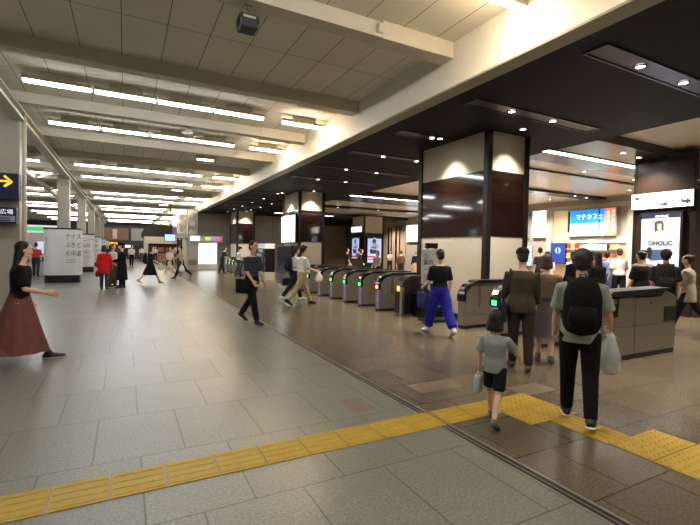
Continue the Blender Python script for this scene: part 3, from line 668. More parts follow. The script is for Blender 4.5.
# ------------------------------------------------------------ things hanging from the concourse ceiling
def camera_dome(x, y, z, label):
    t = thing('security_camera', (x, y, z), label, 'camera')
    MB().box(-.1, .1, -.1, .1, 0, .03).tube((0, 0, -.02), (0, 0, -.12), .02).build('bracket', m_beam, t)
    MB().rings([(-.12, -.03, -.16), (.0, 0, -.14), (.12, .03, -.12)], [.04, .05, .05], 12).build('housing', m_white, t, True)
camera_dome(1.4, 11.8, ZB, 'small white security camera under the second visible ceiling beam')
camera_dome(1.0, 21.2, ZB, 'tiny white security camera hanging farther down the concourse')
camera_dome(px0-.25, 5.35, 3.45, 'white dome camera at the top corner of the brown column')
t = thing('ceiling_speaker', (1.38, 5.55, ZB-.02), 'black speaker box hanging from the nearest ceiling beam', 'speaker')
MB().tube((0, 0, .05), (0, 0, -.12), .02).box(-.05, .05, -.04, .04, -.02, .04).build('bracket', m_chrome, t)
MB().prism([(-.12, -.12), (.12, -.12), (.13, -.2), (.11, -.3), (-.11, -.3), (-.13, -.2)], -.1, .12, 'Y').build('speaker_case', m_black, t, bevel=.02)
MB().box(-.08, .08, -.106, -.1, -.18, -.15).build('plate', m_steel, t)
t = thing('junction_box', (3.3, 5.45, ZB+.05), 'beige junction box on the side of the nearest ceiling beam', 'box')
MB().box(-.08, .08, -.1, .1, 0, .14).build('case', m_beam, t, bevel=.01); MB().cyl((0, -.0), .02, -.04, 0, 12).build('knob', m_steel, t)
MB().tube((-.02, -.02, .14), (-.02, -.02, .19), .012).build('conduit', m_beam, t)

# ------------------------------------------------------------ people
def head_mesh():
    mb = MB().ell((0, 0, .012), (.073, .094, .1), 20, 14).ell((0, .028, -.055), (.052, .058, .06), 16, 10)
    mb.ell((0, .062, -.092), (.026, .022, .02), 10, 8).ell((0, .093, -.018), (.011, .016, .025), 10, 8).ell((0, .1, -.034), (.015, .013, .01), 10, 8)
    for sx in (-1, 1):
        mb.ell((sx*.074, -.002, -.008), (.009, .019, .03), 10, 8); mb.ell((sx*.04, .066, -.03), (.022, .02, .02), 10, 8)
    mb.ell((0, .083, .035), (.05, .012, .012), 12, 8)
    me = remesh(mb, .006, 3); o = MB().merge(me, Matrix.Identity(4), 0)
    for sx in (-1, 1):
        o.mi(1).ell((sx*.03, .083, .008), (.014, .009, .0085), 10, 8); o.mi(2).ell((sx*.03, .0905, .008), (.006, .003, .006), 8, 6)
        o.mi(2).rings([(sx*.016, .094, .027), (sx*.03, .094, .031), (sx*.045, .086, .027)], [.003, .0035, .002], 6)
    o.mi(3).rings([(-.02, .086, -.062), (0, .093, -.059), (.02, .086, -.062)], [.003, .006, .003], 8)
    return o.mesh('head', [])
def hand_mesh(s, curl):
    """hand hanging down (-Z), palm facing -s X, thumb forward (+Y)"""
    mb = MB().rings([(0, 0, .01), (0, 0, -.02), (0, .004, -.055), (0, .002, -.088)], [(.02, .026), (.018, .034), (.016, .041), (.013, .038)], 12)
    for y, l in ((.029, .068), (.010, .078), (-.010, .072), (-.028, .056)):
        p = Vector((0, y, -.083)); a = .15; pts = [p.copy()]
        for k, q in enumerate((.42, .32, .26)):
            a += curl*(.7 if k == 0 else 1); p = p+Vector((-s*math.sin(a), 0, -math.cos(a)))*l*q; pts.append(p.copy())
        mb.rings(pts, [.0092, .0088, .008, .0066], 8)
    a = .5+curl*.3
    mb.rings([(0, .022, -.025), (-s*.01, .045, -.05), (-s*(.014+.02*curl), .058, -.078), (-s*(.016+.03*curl), .056-.01*curl, -.1)], [.014, .011, .009, .007], 8)
    return remesh(mb, .0045, 2)
HEAD = head_mesh(); HANDS = {(s, c): hand_mesh(s, c) for s in (-1, 1) for c in (.3, 1.2)}
HAIR = {}
def hair_mesh(style):
    if style in HAIR: return HAIR[style]
    mb = MB().ell((0, -.02, .03), (.083, .094, .098), 18, 12)
    if style == 'short': mb.ell((0, -.045, -.03), (.074, .06, .07), 14, 10)
    elif style == 'fluffy': mb.ell((0, -.03, .03), (.1, .105, .105), 16, 12).ell((0, -.05, -.03), (.085, .07, .07), 14, 10).ell((.03, .05, .085), (.05, .04, .03)).ell((-.03, .05, .085), (.05, .04, .03))
    elif style in ('bob', 'long'):
        z = -.13 if style == 'bob' else -.36
        mb.rings([(0, -.02, .05), (0, -.035, -.03), (0, -.05, -.1), (0, -.06, z*.75-.02), (0, -.065, z)], [(.085, .08), (.095, .07), (.1, .055), (.1, .045), (.07, .025)], 16)
    elif style == 'bun': mb.ell((0, -.05, -.02), (.07, .055, .06)).ell((0, -.105, .06), (.042, .04, .04))
    elif style == 'pony':
        mb.ell((0, -.045, -.02), (.074, .06, .06)); mb.rings([(0, -.1, .04), (0, -.14, .0), (0, -.13, -.1), (0, -.12, -.2)], [.03, .035, .03, .012], 10)
    # carve the face free: keep hair off the front by adding nothing forward of the hairline
    me = remesh(mb, .009, 2)
    for v in me.vertices:
        if v.co.z < .055 and v.co.y > .045-.4*max(0, -v.co.z): v.co.y = .045-.4*max(0, -v.co.z)
        v.co += Vector((math.sin(v.co.x*140+v.co.z*15), 0, 0))*.0015
    HAIR[style] = me; return me
SKIN = [(224, 182, 152), (212, 168, 138), (230, 192, 166)]
def cloth(col): return mat('cloth_%d_%d_%d' % col, col, .85, noise=.07, nscale=14, bump=.35, spec=.2)
m_eyew = mat('eye_white', (235, 232, 228), .3, noise=0); m_eyed = mat('dark_iris', (24, 18, 16), .3, noise=0); m_lip = mat('lips', (186, 110, 104), .5, noise=0)
def person(loc, yaw, H, label, legs=((0, 0), (0, 0)), arms=((0, .12, .1), (0, .12, .1)), lean=0, head=(0, 0), hair='short', hairc=(26, 22, 22),
           top=(200, 200, 200), sleeve=.5, hem=.0, bottom=(40, 40, 44), style='trousers', length=1.0, shoe=(30, 30, 32), sole=None, fine=False,
           group=None, curl=(.3, .3), cap=None, mask=False, loose=0, skin=None, child=False, stripe=None, inward=(0, 0), neck_white=False):
    """yaw: 0 faces +Y, positive turns left (towards -X)"""
    s = H/1.7; vox = .011 if fine else .017
    hs = 1.35 if child else 1.0
    up = Vector((0, math.sin(lean), math.cos(lean)))
    # legs
    def leg(sd, a, k):
        h = Vector((sd*.092, 0, -.03)); d1 = Vector((sd*.01, math.sin(a), -math.cos(a))); kn = h+d1*.42
        d2 = Vector((0, math.sin(a-k), -math.cos(a-k))); an = kn+d2*.41; return h, kn, an, d2
    L = [leg(-1, *legs[0]), leg(1, *legs[1])]
    pz = max(-(l[2].z) for l in L)+.085
    P = Vector((0, 0, pz))
    zz = 1.0
    tor = [(-.10, .09, .085), (-.03, .155, .115), (.06, .15, .105), (.14, .13, .092), (.26, .15, .105), (.36, .168, .11), (.43, .165, .095), (.47, .11, .075), (.50, .062, .06)]
    def tp(h, f=0): return P+up*h+Vector((0, math.cos(lean), -math.sin(lean)))*f
    body = MB(); body.rings([tp(a) for a, b, c in tor]+[tp(.585, .018)], [(b-.012, c-.012) for a, b, c in tor]+[(.056, .06)], 16)
    foots = []
    for sd, (h, kn, an, d2) in zip((-1, 1), L):
        h, kn, an = h+P, kn+P, an+P
        body.rings([h, h.lerp(kn, .35), kn, kn.lerp(an, .3), an], [.085, .076, .054, .054, .036], 12)
        lift = max(0, an.z-.085); pit = -math.asin(min(1, lift/.15))*.9
        fw = Vector((sd*.12, math.cos(pit), math.sin(pit))).normalized(); dn = Vector((0, math.sin(pit), -math.cos(pit)))
        heel = an+dn*.04-fw*.045; toe = an+dn*.055+fw*.17
        body.rings([heel, an+dn*.045+fw*.05, toe-fw*.03, toe], [(.03, .03), (.036, .03), (.04, .022), (.03, .015)], 10)
        foots.append((an, fw, dn))
    A = []
    for i, (sd, (f, b, e)) in enumerate(zip((-1, 1), arms)):
        sh = tp(.425)+Vector((sd*.172, 0, 0)); ff = f-lean*.0
        d1 = Vector((sd*math.sin(b), math.sin(ff)*math.cos(b), -math.cos(ff)*math.cos(b))); el = sh+d1*.275
        d2 = Vector((sd*math.sin(b*.5)-sd*math.sin(inward[i]), math.sin(ff+e), -math.cos(ff+e))).normalized(); wr = el+d2*.245
        body.rings([sh-Vector((sd*.04, 0, 0)), sh, sh.lerp(el, .5), el, el.lerp(wr, .4), wr], [.05, .052, .045, .037, .036, .025], 12)
        A.append((sh, el, wr, d2))
    bm_ = remesh(body, vox, 5)
    root = MB().merge(bm_, Matrix.Identity(4), 0)
    hc = tp(.585, .02)+Vector((0, 0, .1*hs)); yawh, nod = head
    HM = Matrix.Translation(hc) @ Matrix.Rotation(yawh, 4, 'Z') @ Matrix.Rotation(-nod, 4, 'X') @ Matrix.Scale(hs, 4)
    root.merge(HEAD, HM)
    for i, sd in enumerate((-1, 1)):
        d2 = A[i][3]; z = -d2; y = Vector((0, 1, 0))-z*z.y
        if y.length < .3: y = Vector((0, 0, 1))-z*z.z
        y.normalize(); x = y.cross(z); mm = Matrix((x, y, z)).transposed().to_4x4(); mm.translation = A[i][2]
        root.merge(HANDS[(sd, 1.2 if curl[i] > .7 else .3)], mm, 0)
    S = Matrix.Scale(s, 4)
    me = root.mesh('person', [mat('skin_%d_%d_%d' % (skin or SKIN[hash(label[:9]) % 1]), skin or SKIN[0], .55, noise=.03), m_eyew, m_eyed, m_lip], True); me.transform(S)
    o = bpy.data.objects.new('person', me); C.objects.link(o); o.location = (*loc[:2], loc[2] if len(loc) > 2 else 0); o.rotation_euler.z = yaw
    tag(o, label, 'person', group)
    def part(nm, me, m, mt=None):
        me = me.copy() if mt is not None else me
        if mt is not None: me.transform(mt)
        me.transform(S); me.materials.clear(); me.materials.append(m)
        for p in me.polygons: p.use_smooth = True; p.material_index = 0
        c = bpy.data.objects.new(nm, me); C.objects.link(c); c.parent = o; return c
    part('hair', hair_mesh(hair), mat('hair_%d_%d_%d' % hairc, hairc, .6, noise=.1, nscale=30, bump=.3), HM)
    if cap:
        mb = MB().ell((0, -.005, .055), (.094, .112, .075), 18, 10); mb.rings([(0, .08, .05), (0, .13, .045), (0, .165, .035)], [(.075, .008), (.07, .006), (.04, .005)], 12)
        part('cap', mb.mesh('cap', []), cloth(cap), HM)
    if mask:
        mb = MB().ell((0, .062, -.05), (.055, .045, .042), 14, 9); part('face_mask', mb.mesh('m', []), m_white, HM)
    # top
    sh = MB(); t2 = [q for q in tor if q[0] <= .485]; ext = []
    lo = -hem
    base = [(lo, .165+loose+max(0, hem-.15)*.12, .125+loose+max(0, hem-.15)*.12)]+([(-.03, .17+loose, .13+loose)] if hem > .1 else [])+[(.06, .162+loose, .12+loose)]
    rr = base+[(a, b+.016+loose*(.7 if a < .4 else .1), c+.018+loose*(.7 if a < .4 else .1)) for a, b, c in t2 if a > .1]
    sh.rings([P+Vector((0, 0, a)) if a < 0 else tp(a) for a, b, c in rr], [(b, c) for a, b, c in rr], 18, capf=.06)
    for i, sd in enumerate((-1, 1)):
        s0, el, wr, d2 = A[i]
        if sleeve <= .6: sh.rings([s0-Vector((sd*.05, 0, 0)), s0+Vector((0, 0, -.005)), s0.lerp(el, .5), s0.lerp(el, max(.3, sleeve*1.7))], [.06, .068, .064+loose*.5, .066+loose*.8], 12)
        else: sh.rings([s0-Vector((sd*.05, 0, 0)), s0, s0.lerp(el, .5), el, el.lerp(wr, .5), el.lerp(wr, .93)], [.06, .068, .06+loose*.4, .052+loose*.5, .047+loose*.5, .042+loose*.5], 12)
    part('coat' if hem > .5 else 'shirt', remesh(sh, vox*.9, 4), cloth(top))
    if stripe: # contrasting collar
        mb = MB().rings([tp(.475, .0), tp(.505, .01)], [(.085, .078), (.066, .064)], 16); part('collar', mb.mesh('c', []), cloth(stripe))
    # bottom
    b_ = MB()
    if style in ('trousers', 'wide', 'shorts'):
        b_.rings([tp(.09), tp(.02), P+Vector((0, 0, -.06)), P+Vector((0, 0, -.12))], [(.155, .115), (.168, .128), (.165, .125), (.12, .09)], 16)
        for sd, (h, kn, an, d2) in zip((-1, 1), L):
            h, kn, an = h+P, kn+P, an+P; w = .03 if style == 'wide' else .0
            if style == 'shorts': b_.rings([h, h.lerp(kn, .5), h.lerp(kn, length)], [.1, .1, .1], 12)
            else: b_.rings([h, h.lerp(kn, .4), kn, kn.lerp(an, .5), kn.lerp(an, length)], [.1, .094+w*.6, .076+w, .068+w, .06+w], 12)
        part('shorts' if style == 'shorts' else 'trousers', remesh(b_, vox*.9, 4), cloth(bottom))
    else:
        n = 56; v = []; f = []; hemz = pz-length*.88; mid = (L[0][1]+L[1][1])*.5; anm = (L[0][2]+L[1][2])*.5
        spread = max(abs(L[0][2].y-L[1][2].y), abs(L[0][1].y-L[1][1].y))*.5
        NR = 9
        for i in range(NR):
            t = i/(NR-1); z = .1*(1-t)+(-length*.88)*t; amp = .02*t
            rx = .15+(.05+.1*length)*t; ry = .11+(.04+.06*length+spread*.5*(length/.9))*t
            cy = anm.y*t*.6
            for j in range(n):
                a = 2*PI*j/n; w = 1+amp*5*math.cos(9*a+1.3*math.sin(2*a))*(.5+.5*t)*.6
                v.append(P+Vector((rx*w*math.cos(a), cy+ry*w*math.sin(a), z)))
        for i in range(NR-1):
            for j in range(n): f.append((i*n+j, i*n+(j+1) % n, (i+1)*n+(j+1) % n, (i+1)*n+j))
        k = len(v); v += [P+Vector((0, 0, .1)), P+Vector((0, anm.y*.5, -length*.6))]
        for j in range(n): f.append((k, j, (j+1) % n)); f.append((k+1, (NR-1)*n+(j+1) % n, (NR-1)*n+j))
        part('skirt', MB().add(v, f).mesh('skirt', []), cloth(bottom))
    for an, fw, dn in foots:
        pts = [an-fw*.06+dn*.03, an-fw*.03+dn*.035, an+fw*.04+dn*.035, an+fw*.12+dn*.048, an+fw*.185+dn*.055, an+fw*.205+dn*.06]
        mb = MB().rings(pts, [(.03, .035), (.04, .048), (.043, .046), (.048, .034), (.042, .026), (.022, .015)], 14)
        if length > 0: mb.rings([an-dn*.03, an+dn*.03], [.046, .05], 12)
        sh_ = part('shoe', remesh(mb, .008 if fine else .011, 3), mat('shoe_%d_%d_%d' % shoe, shoe, .45))
        if sole:
            mb = MB().rings([an-fw*.066+dn*.07, an-fw*.03+dn*.07, an+fw*.06+dn*.072, an+fw*.13+dn*.073, an+fw*.19+dn*.072, an+fw*.212+dn*.07], [(.03, .013), (.045, .015), (.045, .015), (.051, .015), (.045, .014), (.02, .01)], 14)
            c = part('sole', mb.mesh('sole', []), mat('sole_%d_%d_%d' % sole, sole, .5)); c.parent = sh_
    o.data.update()
    info = dict(o=o, s=s, P=P, up=up, A=A, hc=hc, tp=tp, M=Matrix.Translation(o.location) @ Matrix.Rotation(yaw, 4, 'Z'))
    return info
def wpos(inf, v): return inf['M'] @ (Vector(v)*inf['s'])
def place(t, inf, v, rz=0):
    t.location = wpos(inf, v); t.rotation_euler.z = inf['o'].rotation_euler.z+rz; return t
def backpack(inf, col, label, sc=1):
    t = thing('backpack', (0, 0, 0), label, 'backpack'); P = inf['tp'](.25, -.21)
    m = cloth(col); mb = MB().rings([(0, 0, -.22), (0, -.01, -.15), (0, -.01, .1), (0, .0, .2), (0, .01, .24)], [(.12, .07), (.155, .095), (.15, .09), (.12, .07), (.07, .04)], 18)
    o = bpy.data.objects.new('pack_body', remesh(mb, .014, 3)); o.data.materials.append(m); C.objects.link(o); o.parent = t
    MB().rings([(0, -.09, -.17), (0, -.1, -.1), (0, -.09, .0)], [(.1, .03), (.115, .04), (.1, .025)], 14).build('front_pocket', m, t, True)
    for sd in (-1, 1):
        MB().rings([(sd*.09, .06, .18), (sd*.1, .12, .225), (sd*.1, .2, .235), (sd*.11, .305, .19), (sd*.125, .35, .06), (sd*.14, .3, -.06), (sd*.13, .12, -.13), (sd*.1, .03, -.15)], [(.025, .008)]*8, 8).build('strap', m, t, True)
    MB().rings([(-.03, .0, .24), (-.02, .0, .275), (.02, .0, .275), (.03, .0, .24)], [.007]*4, 8).build('handle', m, t, True)
    t.scale = (sc*inf['s'],)*3; return place(t, inf, P)
def bag(inf, hand, col, label, w=.3, h=.3, d=.1, kind='tote', drop=.12, rz=PI/2, off=(0, 0, 0), m=None):
    """bag hanging from a hand (0 left, 1 right)"""
    nm = {'tote': 'tote_bag', 'plastic': 'plastic_bag', 'hand': 'handbag'}[kind]
    t = thing(nm, (0, 0, 0), label, 'bag'); m = m or cloth(col); top = -drop
    mb = MB(); n = 20; pr = [(-.0, .9, .9), (-.03, 1, 1), (-h*.5, 1.03, 1.1), (-h*.9, 1.0, 1.0), (-h, .85, .8)]
    if kind == 'plastic': pr = [(.03, .45, .3), (-.03, .7, .6), (-h*.5, 1.05, 1.3), (-h*.85, 1.05, 1.2), (-h, .7, .8)]
    v = []; f = []
    for z, a, b in pr:
        for j in range(n):
            q = 2*PI*j/n; cx = math.copysign(abs(math.cos(q))**.5, math.cos(q)); cy = math.copysign(abs(math.sin(q))**.6, math.sin(q))
            wv = 1+(.05*math.sin(5*q+z*30) if kind == 'plastic' else 0)
            v.append((w/2*a*cx*wv, d/2*b*cy*wv, top+z))
    for i in range(len(pr)-1):
        for j in range(n): f.append((i*n+j, (i+1)*n+j, (i+1)*n+(j+1) % n, i*n+(j+1) % n))
    f.append(tuple(range(n))); f.append(tuple(range((len(pr)-1)*n, len(pr)*n))[::-1])
    mb.add(v, f).build('bag_body', m, t, True)
    for sy in (-1, 1): MB().rings([(-w*.22, sy*d*.4, top-.02), (-w*.12, sy*.012, -.03), (0, 0, .0), (w*.12, sy*.012, -.03), (w*.22, sy*d*.4, top-.02)], [.007]*5, 6).build('handle', m, t, True)
    sh, el, wr, d2 = inf['A'][hand]
    return place(t, inf, wr+d2*.085+Vector(off), rz)
def shoulder_bag(inf, side, col, label, w=.26, h=.22, z=.0):
    t = thing('shoulder_bag', (0, 0, 0), label, 'bag'); m = cloth(col); sx = -1 if side == 0 else 1
    o = MB().box(-.05, .05, -w/2, w/2, -h, 0).build('bag_body', m, t, bevel=.025)
    MB().box(.05*sx, .062*sx, -w/2+.02, w/2-.02, -h*.6, .0) .build('flap', m, t)
    MB().rings([(0, -.09, -.01), (-.03*sx, -.1, .2), (-.09*sx, -.06, .42-z), (-.09*sx, .03, .45-z), (-.05*sx, .09, .25), (0, .09, -.01)], [(.012, .004)]*6, 6).build('strap', m, t, True)
    return place(t, inf, inf['tp'](.02+z)+Vector((sx*.25, 0, 0)))
def toward(dx, dy): return math.atan2(-dx, dy)
walk = lambda a=.42, k=.15, b=-.35, kb=.35: ((a, k), (b, kb))
random.seed(11)

# woman in maroon skirt at left
w = person((-1.22, 6.95), toward(1, .1), 1.62, 'person with long dark hair and a long maroon skirt striding at the left edge', ((.45, .1), (-.38, .35)), ((-.1, .3, .5), (.2, .22, 1.15)), .05, (0, .1), 'long', (24, 18, 16), (24, 22, 24), .5, 0.0, (122, 78, 72), 'skirt', .82, (26, 24, 24), (190, 188, 180), True)
# dark suited person by the rail
g = person((2.36, 8.9), toward(.6, -1), 1.72, 'person in dark navy clothes with a black bag walking along the rail', ((-.3, .4), (.35, .1)), ((.1, .15, .3), (.2, .12, .6)), .03, (0, .1), 'short', (30, 24, 22), (58, 66, 84), .5, .05, (26, 28, 36), 'trousers', .95, (20, 20, 22), None, True)
shoulder_bag(g, 1, (22, 22, 24), 'black shoulder bag at the hip of the person in navy by the rail', .34, .3)
# man in white shirt with beige trousers and companion
p = person((4.42, 11.3), toward(1, .05), 1.7, 'person in white shirt and beige trousers striding towards the gates', ((.42, .05), (-.48, .25)), ((-.1, .1, .9), (.35, .1, .9)), .05, (0, .1), 'fluffy', (22, 18, 16), (226, 226, 222), .5, 0, (176, 158, 120), 'trousers', .95, (34, 28, 24), None, True, curl=(1.2, 1.2))
bag(p, 1, (230, 230, 228), 'small white bag held by the person in beige trousers', .2, .22, .08, 'plastic', .05, m=mat('white_plastic', (228, 226, 224), .35))
p = person((4.55, 12.3), toward(.9, .1), 1.68, 'person in white shirt and dark trousers behind the one in beige trousers', ((.4, .05), (-.4, .3)), ((-.45, .1, .2), (.3, .1, .8)), .12, (0, .15), 'short', (24, 20, 20), (222, 224, 226), .5, 0, (30, 32, 46), 'trousers', .95, (200, 200, 198), None, curl=(1.2, .3))
backpack(p, (26, 32, 52), 'navy backpack on the person with dark trousers near the gates')
bag(p, 0, (40, 52, 70), 'dark blue handbag swinging behind the person in dark trousers', .28, .22, .12, 'hand', .06)
# blue trousers person
p = person((5.27, 6.35), toward(.2, 1), 1.62, 'person in a black top and vivid blue wide trousers before the gate machines', ((.38, .05), (-.35, .35)), ((.2, .12, .9), (-.2, .12, .4)), .02, (0, .1), 'short', (38, 28, 24), (22, 24, 28), .5, .05, (34, 36, 150), 'wide', .85, (196, 200, 220), None, True)
bag(p, 0, (54, 52, 120), 'violet blue bag at the side of the person in blue trousers', .24, .3, .1, 'tote', .08)
# small child
kid = person((3.0, 2.82), toward(.9, .5), .98, 'small child in a grey top and black shorts on the yellow tiles', ((.3, .1), (-.3, .3)), ((.1, .25, .2), (.7, .35, .2)), 0, (0, .05), 'bob', (20, 18, 18), (146, 152, 148), .5, .1, (26, 26, 28), 'shorts', .8, (110, 100, 96), (60, 60, 60), True, child=True, loose=.015)
bag(kid, 0, (190, 196, 190), 'small pale bag hanging at the side of the child', .16, .16, .06, 'tote', .04)
# adults in the middle
a1 = person((4.72, 4.0), toward(.8, .8), 1.6, 'adult with dark cap, brown top and blue bag standing behind the child', ((.15, .05), (-.15, .1)), ((.25, .15, .9), (.2, .12, .6)), .04, (.1, .1), 'short', (40, 32, 26), (70, 62, 50), .9, .12, (52, 46, 42), 'trousers', .95, (60, 50, 44), None, True, cap=(34, 36, 34), loose=.02)
shoulder_bag(a1, 0, (38, 46, 68), 'navy shoulder bag of the adult in the dark cap', .3, .26)
a2 = person((5.4, 4.15), toward(.8, .6), 1.52, 'adult in a greyish brown top and skirt beside the person with the dark cap', ((.12, .05), (-.12, .1)), ((.2, .15, .5), (.25, .15, .5)), .04, (-.1, .1), 'bob', (66, 48, 38), (112, 92, 80), .5, .1, (86, 76, 84), 'skirt', .6, (90, 80, 76), None, True)
# man in black
bm = person((3.74, 2.5), toward(1, .75), 1.57, 'person in grey tee and black trousers seen from behind on the yellow line', ((.2, .05), (-.22, .25)), ((.25, .16, .3), (.15, .28, .75)), .02, (0, .1), 'fluffy', (40, 32, 28), (148, 154, 142), .5, .12, (16, 16, 18), 'trousers', .97, (20, 20, 22), (225, 225, 222), True, curl=(1.2, 1.2), loose=.01)
backpack(bm, (18, 18, 20), 'large black backpack on the person in black trousers', 1.12)
bag(bm, 1, (190, 196, 200), 'translucent whitish plastic bag with pink print held beside the black backpack', .26, .36, .14, 'plastic', .04, m=mat('pale_plastic', (188, 192, 196), .3, alpha=.75))
# group of three by the left drums
p = person((-.66, 17.8), toward(.2, 1), 1.56, 'person in a bright red coat and jeans with a red handbag, back to the viewer', ((.03, .02), (-.05, .05)), ((.05, .2, .2), (.1, .15, .5)), 0, (-.2, .05), 'bob', (60, 52, 50), (206, 34, 34), .9, .3, (58, 66, 84), 'trousers', .93, (24, 22, 22), None, loose=.03, curl=(1.2, .3))
bag(p, 0, (150, 34, 34), 'dark red handbag held low beside the red coat', .26, .2, .1, 'hand', .06)
p = person((-.42, 18.95), toward(.8, -.5), 1.62, 'person in white shirt and khaki trousers between the red and the black coats', ((.05, .02), (-.05, .05)), ((.1, .1, 1.0), (.1, .1, .8)), 0, (0, .1), 'short', (50, 40, 34), (214, 214, 208), .9, .08, (98, 86, 68), 'wide', .9, (54, 46, 40), None)
p = person((-.1, 18.15), toward(-1, .1), 1.66, 'person in a long black coat with black hat and white mask beside the red coat', ((.05, .02), (-.05, .05)), ((.2, .1, 1.1), (.1, .1, 1.0)), 0, (0, .05), 'short', (20, 20, 22), (24, 24, 32), .9, .62, (24, 24, 32), 'trousers', .95, (20, 20, 22), None, cap=(18, 18, 20), mask=True, loose=.03)
# far walkers
p = person((.45, 37.5), toward(.1, 1), 1.7, 'person in a white shirt and black trousers far down the concourse', ((.3, .05), (-.3, .3)), ((.1, .1, .3), (-.1, .1, .3)), 0, (0, 0), 'short', (24, 20, 20), (232, 232, 230), .5, 0, (24, 24, 28), 'trousers', .95)
p = person((-.1, 36), toward(.1, 1), 1.7, 'person all in black just left of the far white shirted walker', ((.3, .05), (-.3, .3)), ((.1, .1, .3), (-.1, .1, .3)), 0, (0, 0), 'short', (24, 20, 20), (28, 28, 34), .9, 0, (24, 24, 28), 'trousers', .95)
p = person((.98, 20.4), toward(1, -.05), 1.64, 'person in a black pleated skirt and vest crossing the concourse with a backpack', ((.5, .05), (-.45, .35)), ((-.1, .1, .4), (.4, .1, .7)), .05, (0, 0), 'bob', (28, 22, 22), (36, 36, 42), .5, 0, (26, 26, 28), 'skirt', .55, (190, 176, 160), None, stripe=(226, 226, 226), curl=(.3, 1.2))
backpack(p, (28, 30, 40), 'dark backpack of the person crossing in the black skirt')
bag(p, 1, (196, 200, 200), 'pale shopping bag held in front by the person in the black skirt', .24, .22, .08, 'plastic', .04)
p = person((2.16, 25.3), toward(.5, -1), 1.58, 'person in a white top and black shorts carrying a cream bag', ((.3, .05), (-.3, .3)), ((.1, .1, .3), (.2, .1, .9)), .03, (0, 0), 'long', (30, 24, 22), (214, 212, 200), .5, 0, (26, 26, 28), 'shorts', .6, (210, 204, 196), None, curl=(.3, 1.2))
bag(p, 1, (206, 200, 176), 'cream tote bag in front of the person in black shorts', .28, .26, .1, 'tote', .05)
p = person((2.55, 23.3), toward(-1, -.15), 1.66, 'person in a beige blouse and black trousers walking left with a white bag', ((.45, .05), (-.5, .4)), ((-.1, .1, .2), (.6, .1, .6)), .08, (0, 0), 'bun', (30, 24, 22), (176, 160, 140), .9, .05, (22, 22, 24), 'trousers', .9, (24, 22, 22), None, curl=(1.2, .3))
bag(p, 0, (226, 226, 224), 'white bag behind the person in the beige blouse', .26, .28, .08, 'plastic', .04)
for i, (x, y, c, b_, lb) in enumerate(((1.5, 49, (222, 218, 210), (90, 84, 80), 'tiny far person in a pale top near the kiosk, leftmost of the three'), (2.9, 50.5, (226, 222, 214), (60, 60, 64), 'tiny far person in a pale top in the middle before the kiosk'), (4.6, 49, (206, 190, 180), (80, 76, 72), 'tiny far person in a beige top at the right side of the kiosk'), (-1.5, 46, (40, 42, 50), (30, 30, 36), 'tiny far person in dark clothes near the amber sign'), (-3.9, 26, (186, 60, 56), (50, 50, 56), 'person in a red top at the ticket machines beyond the pillars'), (-5.2, 25.8, (60, 60, 66), (40, 40, 44), 'person in dark clothes at the ticket machines beyond the pillars'))):
    person((x, y), [0, PI, .4, 2.8, 0, .3][i], 1.64, lb, ((.15, .05), (-.15, .15)), top=c, bottom=b_, hair='bob' if i % 2 else 'short')
# people at the farther gates
p = person((5.6, 24.0), toward(1, .15), 1.66, 'person in a navy cap and white shirt leaning towards the farther gates', ((.2, .05), (-.2, .1)), ((.3, .1, .6), (.3, .1, .5)), .1, (0, .2), 'short', (90, 80, 76), (214, 218, 220), .5, 0, (60, 62, 70), 'trousers', .95, cap=(40, 46, 76))
p = person((5.35, 27.3), toward(1, .1), 1.68, 'person with a dark navy vest bending over the farther gates', ((.2, .05), (-.2, .1)), ((.4, .1, .6), (.4, .1, .5)), .3, (0, .2), 'short', (60, 56, 56), (60, 66, 84), .5, 0, (40, 42, 50), 'trousers', .95)

# beyond the middle gates
def crowd(x, y, yaw, H, lb, **k): return person((x, y), yaw, H, lb, k.pop('legs', ((.12, .05), (-.12, .1))), k.pop('arms', ((.1, .12, .4), (.1, .12, .4))), k.pop('lean', .02), **k)
crowd(11.0, 21.3, toward(1, -.2), 1.66, 'person with dark hair in a black top beyond the gates, left of the red counter', hair='short', top=(34, 30, 32))
crowd(12.5, 22.6, toward(1, -.6), 1.64, 'person in a brown jacket leaning beside the red counter', hair='bob', top=(58, 34, 26), sleeve=.9, lean=.25)
crowd(14.6, 26.4, toward(0, 1), 1.72, 'person in grey before the slim advertising column', hair='short', top=(96, 96, 104), bottom=(40, 40, 46))
p = crowd(9.9, 16.2, toward(-1, -.3), 1.56, 'person in a beige grey cardigan coming towards the gates', hair='bob', hairc=(40, 28, 22), top=(168, 158, 144), sleeve=.9, arms=((.3, .1, .8), (.2, .1, .4)), curl=(.3, 1.2))
bag(p, 1, (222, 224, 220), 'white shopping bag of the person in the beige cardigan', .3, .3, .1, 'tote', .04)
crowd(16.4, 25.2, toward(-.2, -1), 1.62, 'person in a white shirt looking down at a phone, facing the viewer', hair='short', top=(222, 218, 214), bottom=(50, 50, 56), arms=((.5, .05, 1.3), (.5, .05, 1.3)), inward=(.5, .5), head=(0, .4))
crowd(15.9, 23.2, toward(.1, 1), 1.6, 'person in a grey jacket and dark hair seen from behind deep in the hall', hair='bob', top=(112, 110, 108), sleeve=.9, bottom=(70, 66, 64))
crowd(14.5, 19.6, toward(.3, 1), 1.62, 'person with light brown hair in a black top and tan skirt', hair='bob', hairc=(150, 124, 96), top=(30, 28, 28), sleeve=.9, bottom=(160, 128, 92), style='skirt', length=.6)
crowd(13.7, 19.9, toward(.3, 1), 1.6, 'person in brown beside the one with light brown hair', hair='short', hairc=(50, 40, 34), top=(96, 66, 52), sleeve=.9)
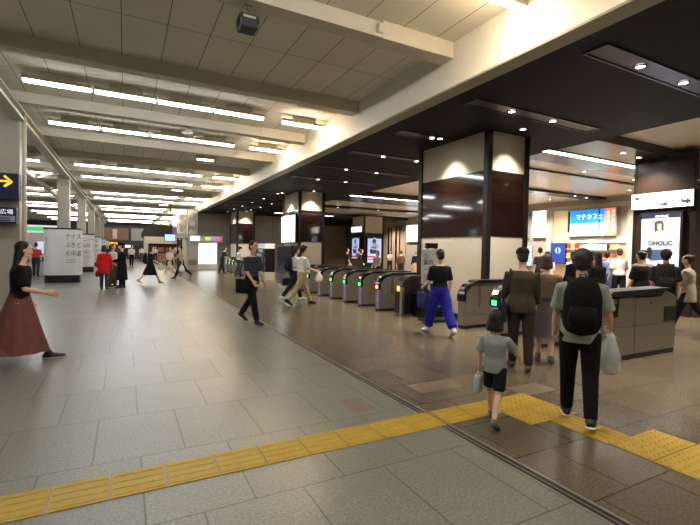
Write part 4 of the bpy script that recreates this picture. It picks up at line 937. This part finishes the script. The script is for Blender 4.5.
# crowd by the shop front
crowd(11.45, 8.75, toward(.3, 1), 1.6, 'person in a white shirt with fluffy dark hair queueing behind the gates', hair='fluffy', top=(218, 212, 206))
crowd(14.3, 11.3, toward(.3, 1), 1.78, 'tall person in a dark grey top beyond the white shirted one', hair='short', top=(66, 62, 60))
crowd(13.3, 11.4, toward(.3, 1), 1.45, 'short person with dark hair left of the tall dark grey one', hair='bob', top=(36, 32, 34))
p = crowd(8.9, 5.6, toward(.2, 1), 1.6, 'person with long black hair in black before the shop lightbox', hair='long', top=(24, 22, 24), sleeve=.9, bottom=(24, 22, 24))
crowd(10.0, 6.9, toward(.2, 1), 1.6, 'person with dark bob hair in black left of the long haired one', hair='bob', top=(30, 26, 28), sleeve=.9)
crowd(11.6, 7.4, toward(.2, 1), 1.64, 'person in dark brown partly hidden between the queueing people', hair='short', hairc=(50, 36, 30), top=(62, 48, 42))
crowd(14.0, 8.5, toward(.9, .3), 1.64, 'person in a light blue shirt and jeans in front of the shop', hair='short', top=(120, 138, 172), sleeve=.9, bottom=(60, 76, 112))
crowd(13.3, 7.7, toward(.6, 1), 1.74, 'person in a white tee and black trousers beside the one in blue', hair='short', hairc=(60, 44, 34), top=(222, 216, 210), bottom=(24, 24, 28), loose=.02)
crowd(9.7, 5.15, toward(.3, 1), 1.62, 'person in a loose black tee directly behind the big gate machine', hair='bun', top=(28, 26, 26), bottom=(40, 38, 40), loose=.025, sleeve=.5)
crowd(10.6, 5.6, toward(-.6, -.6), 1.66, 'person in a patterned pale top in front of the fashion screen', hair='fluffy', top=(170, 160, 156), bottom=(50, 36, 40))
p = crowd(9.3, 4.5, toward(.9, .5), 1.68, 'person in dark clothes with a big backpack beside the gate machine', hair='fluffy', top=(34, 36, 34), bottom=(22, 22, 24), shoe=(226, 226, 224), legs=((.3, .05), (-.35, .3)), loose=.02)
backpack(p, (28, 30, 30), 'dark backpack on the person in front of the fashion screen', 1.1)
p = person((10.45, 4.62), toward(-.3, 1), 1.6, 'person in a beige top with an orange bag at the right edge', ((.35, .05), (-.4, .35)), ((.3, .1, .6), (.1, .12, .4)), .03, (0, 0), 'bun', (40, 28, 24), (170, 156, 138), .9, .25, (30, 28, 32), 'trousers', .95, (34, 32, 32), None, curl=(1.2, .3), loose=.02)
bag(p, 0, (226, 92, 36), 'bright orange tote bag at the right edge', .28, .3, .08, 'tote', .03, rz=.3)
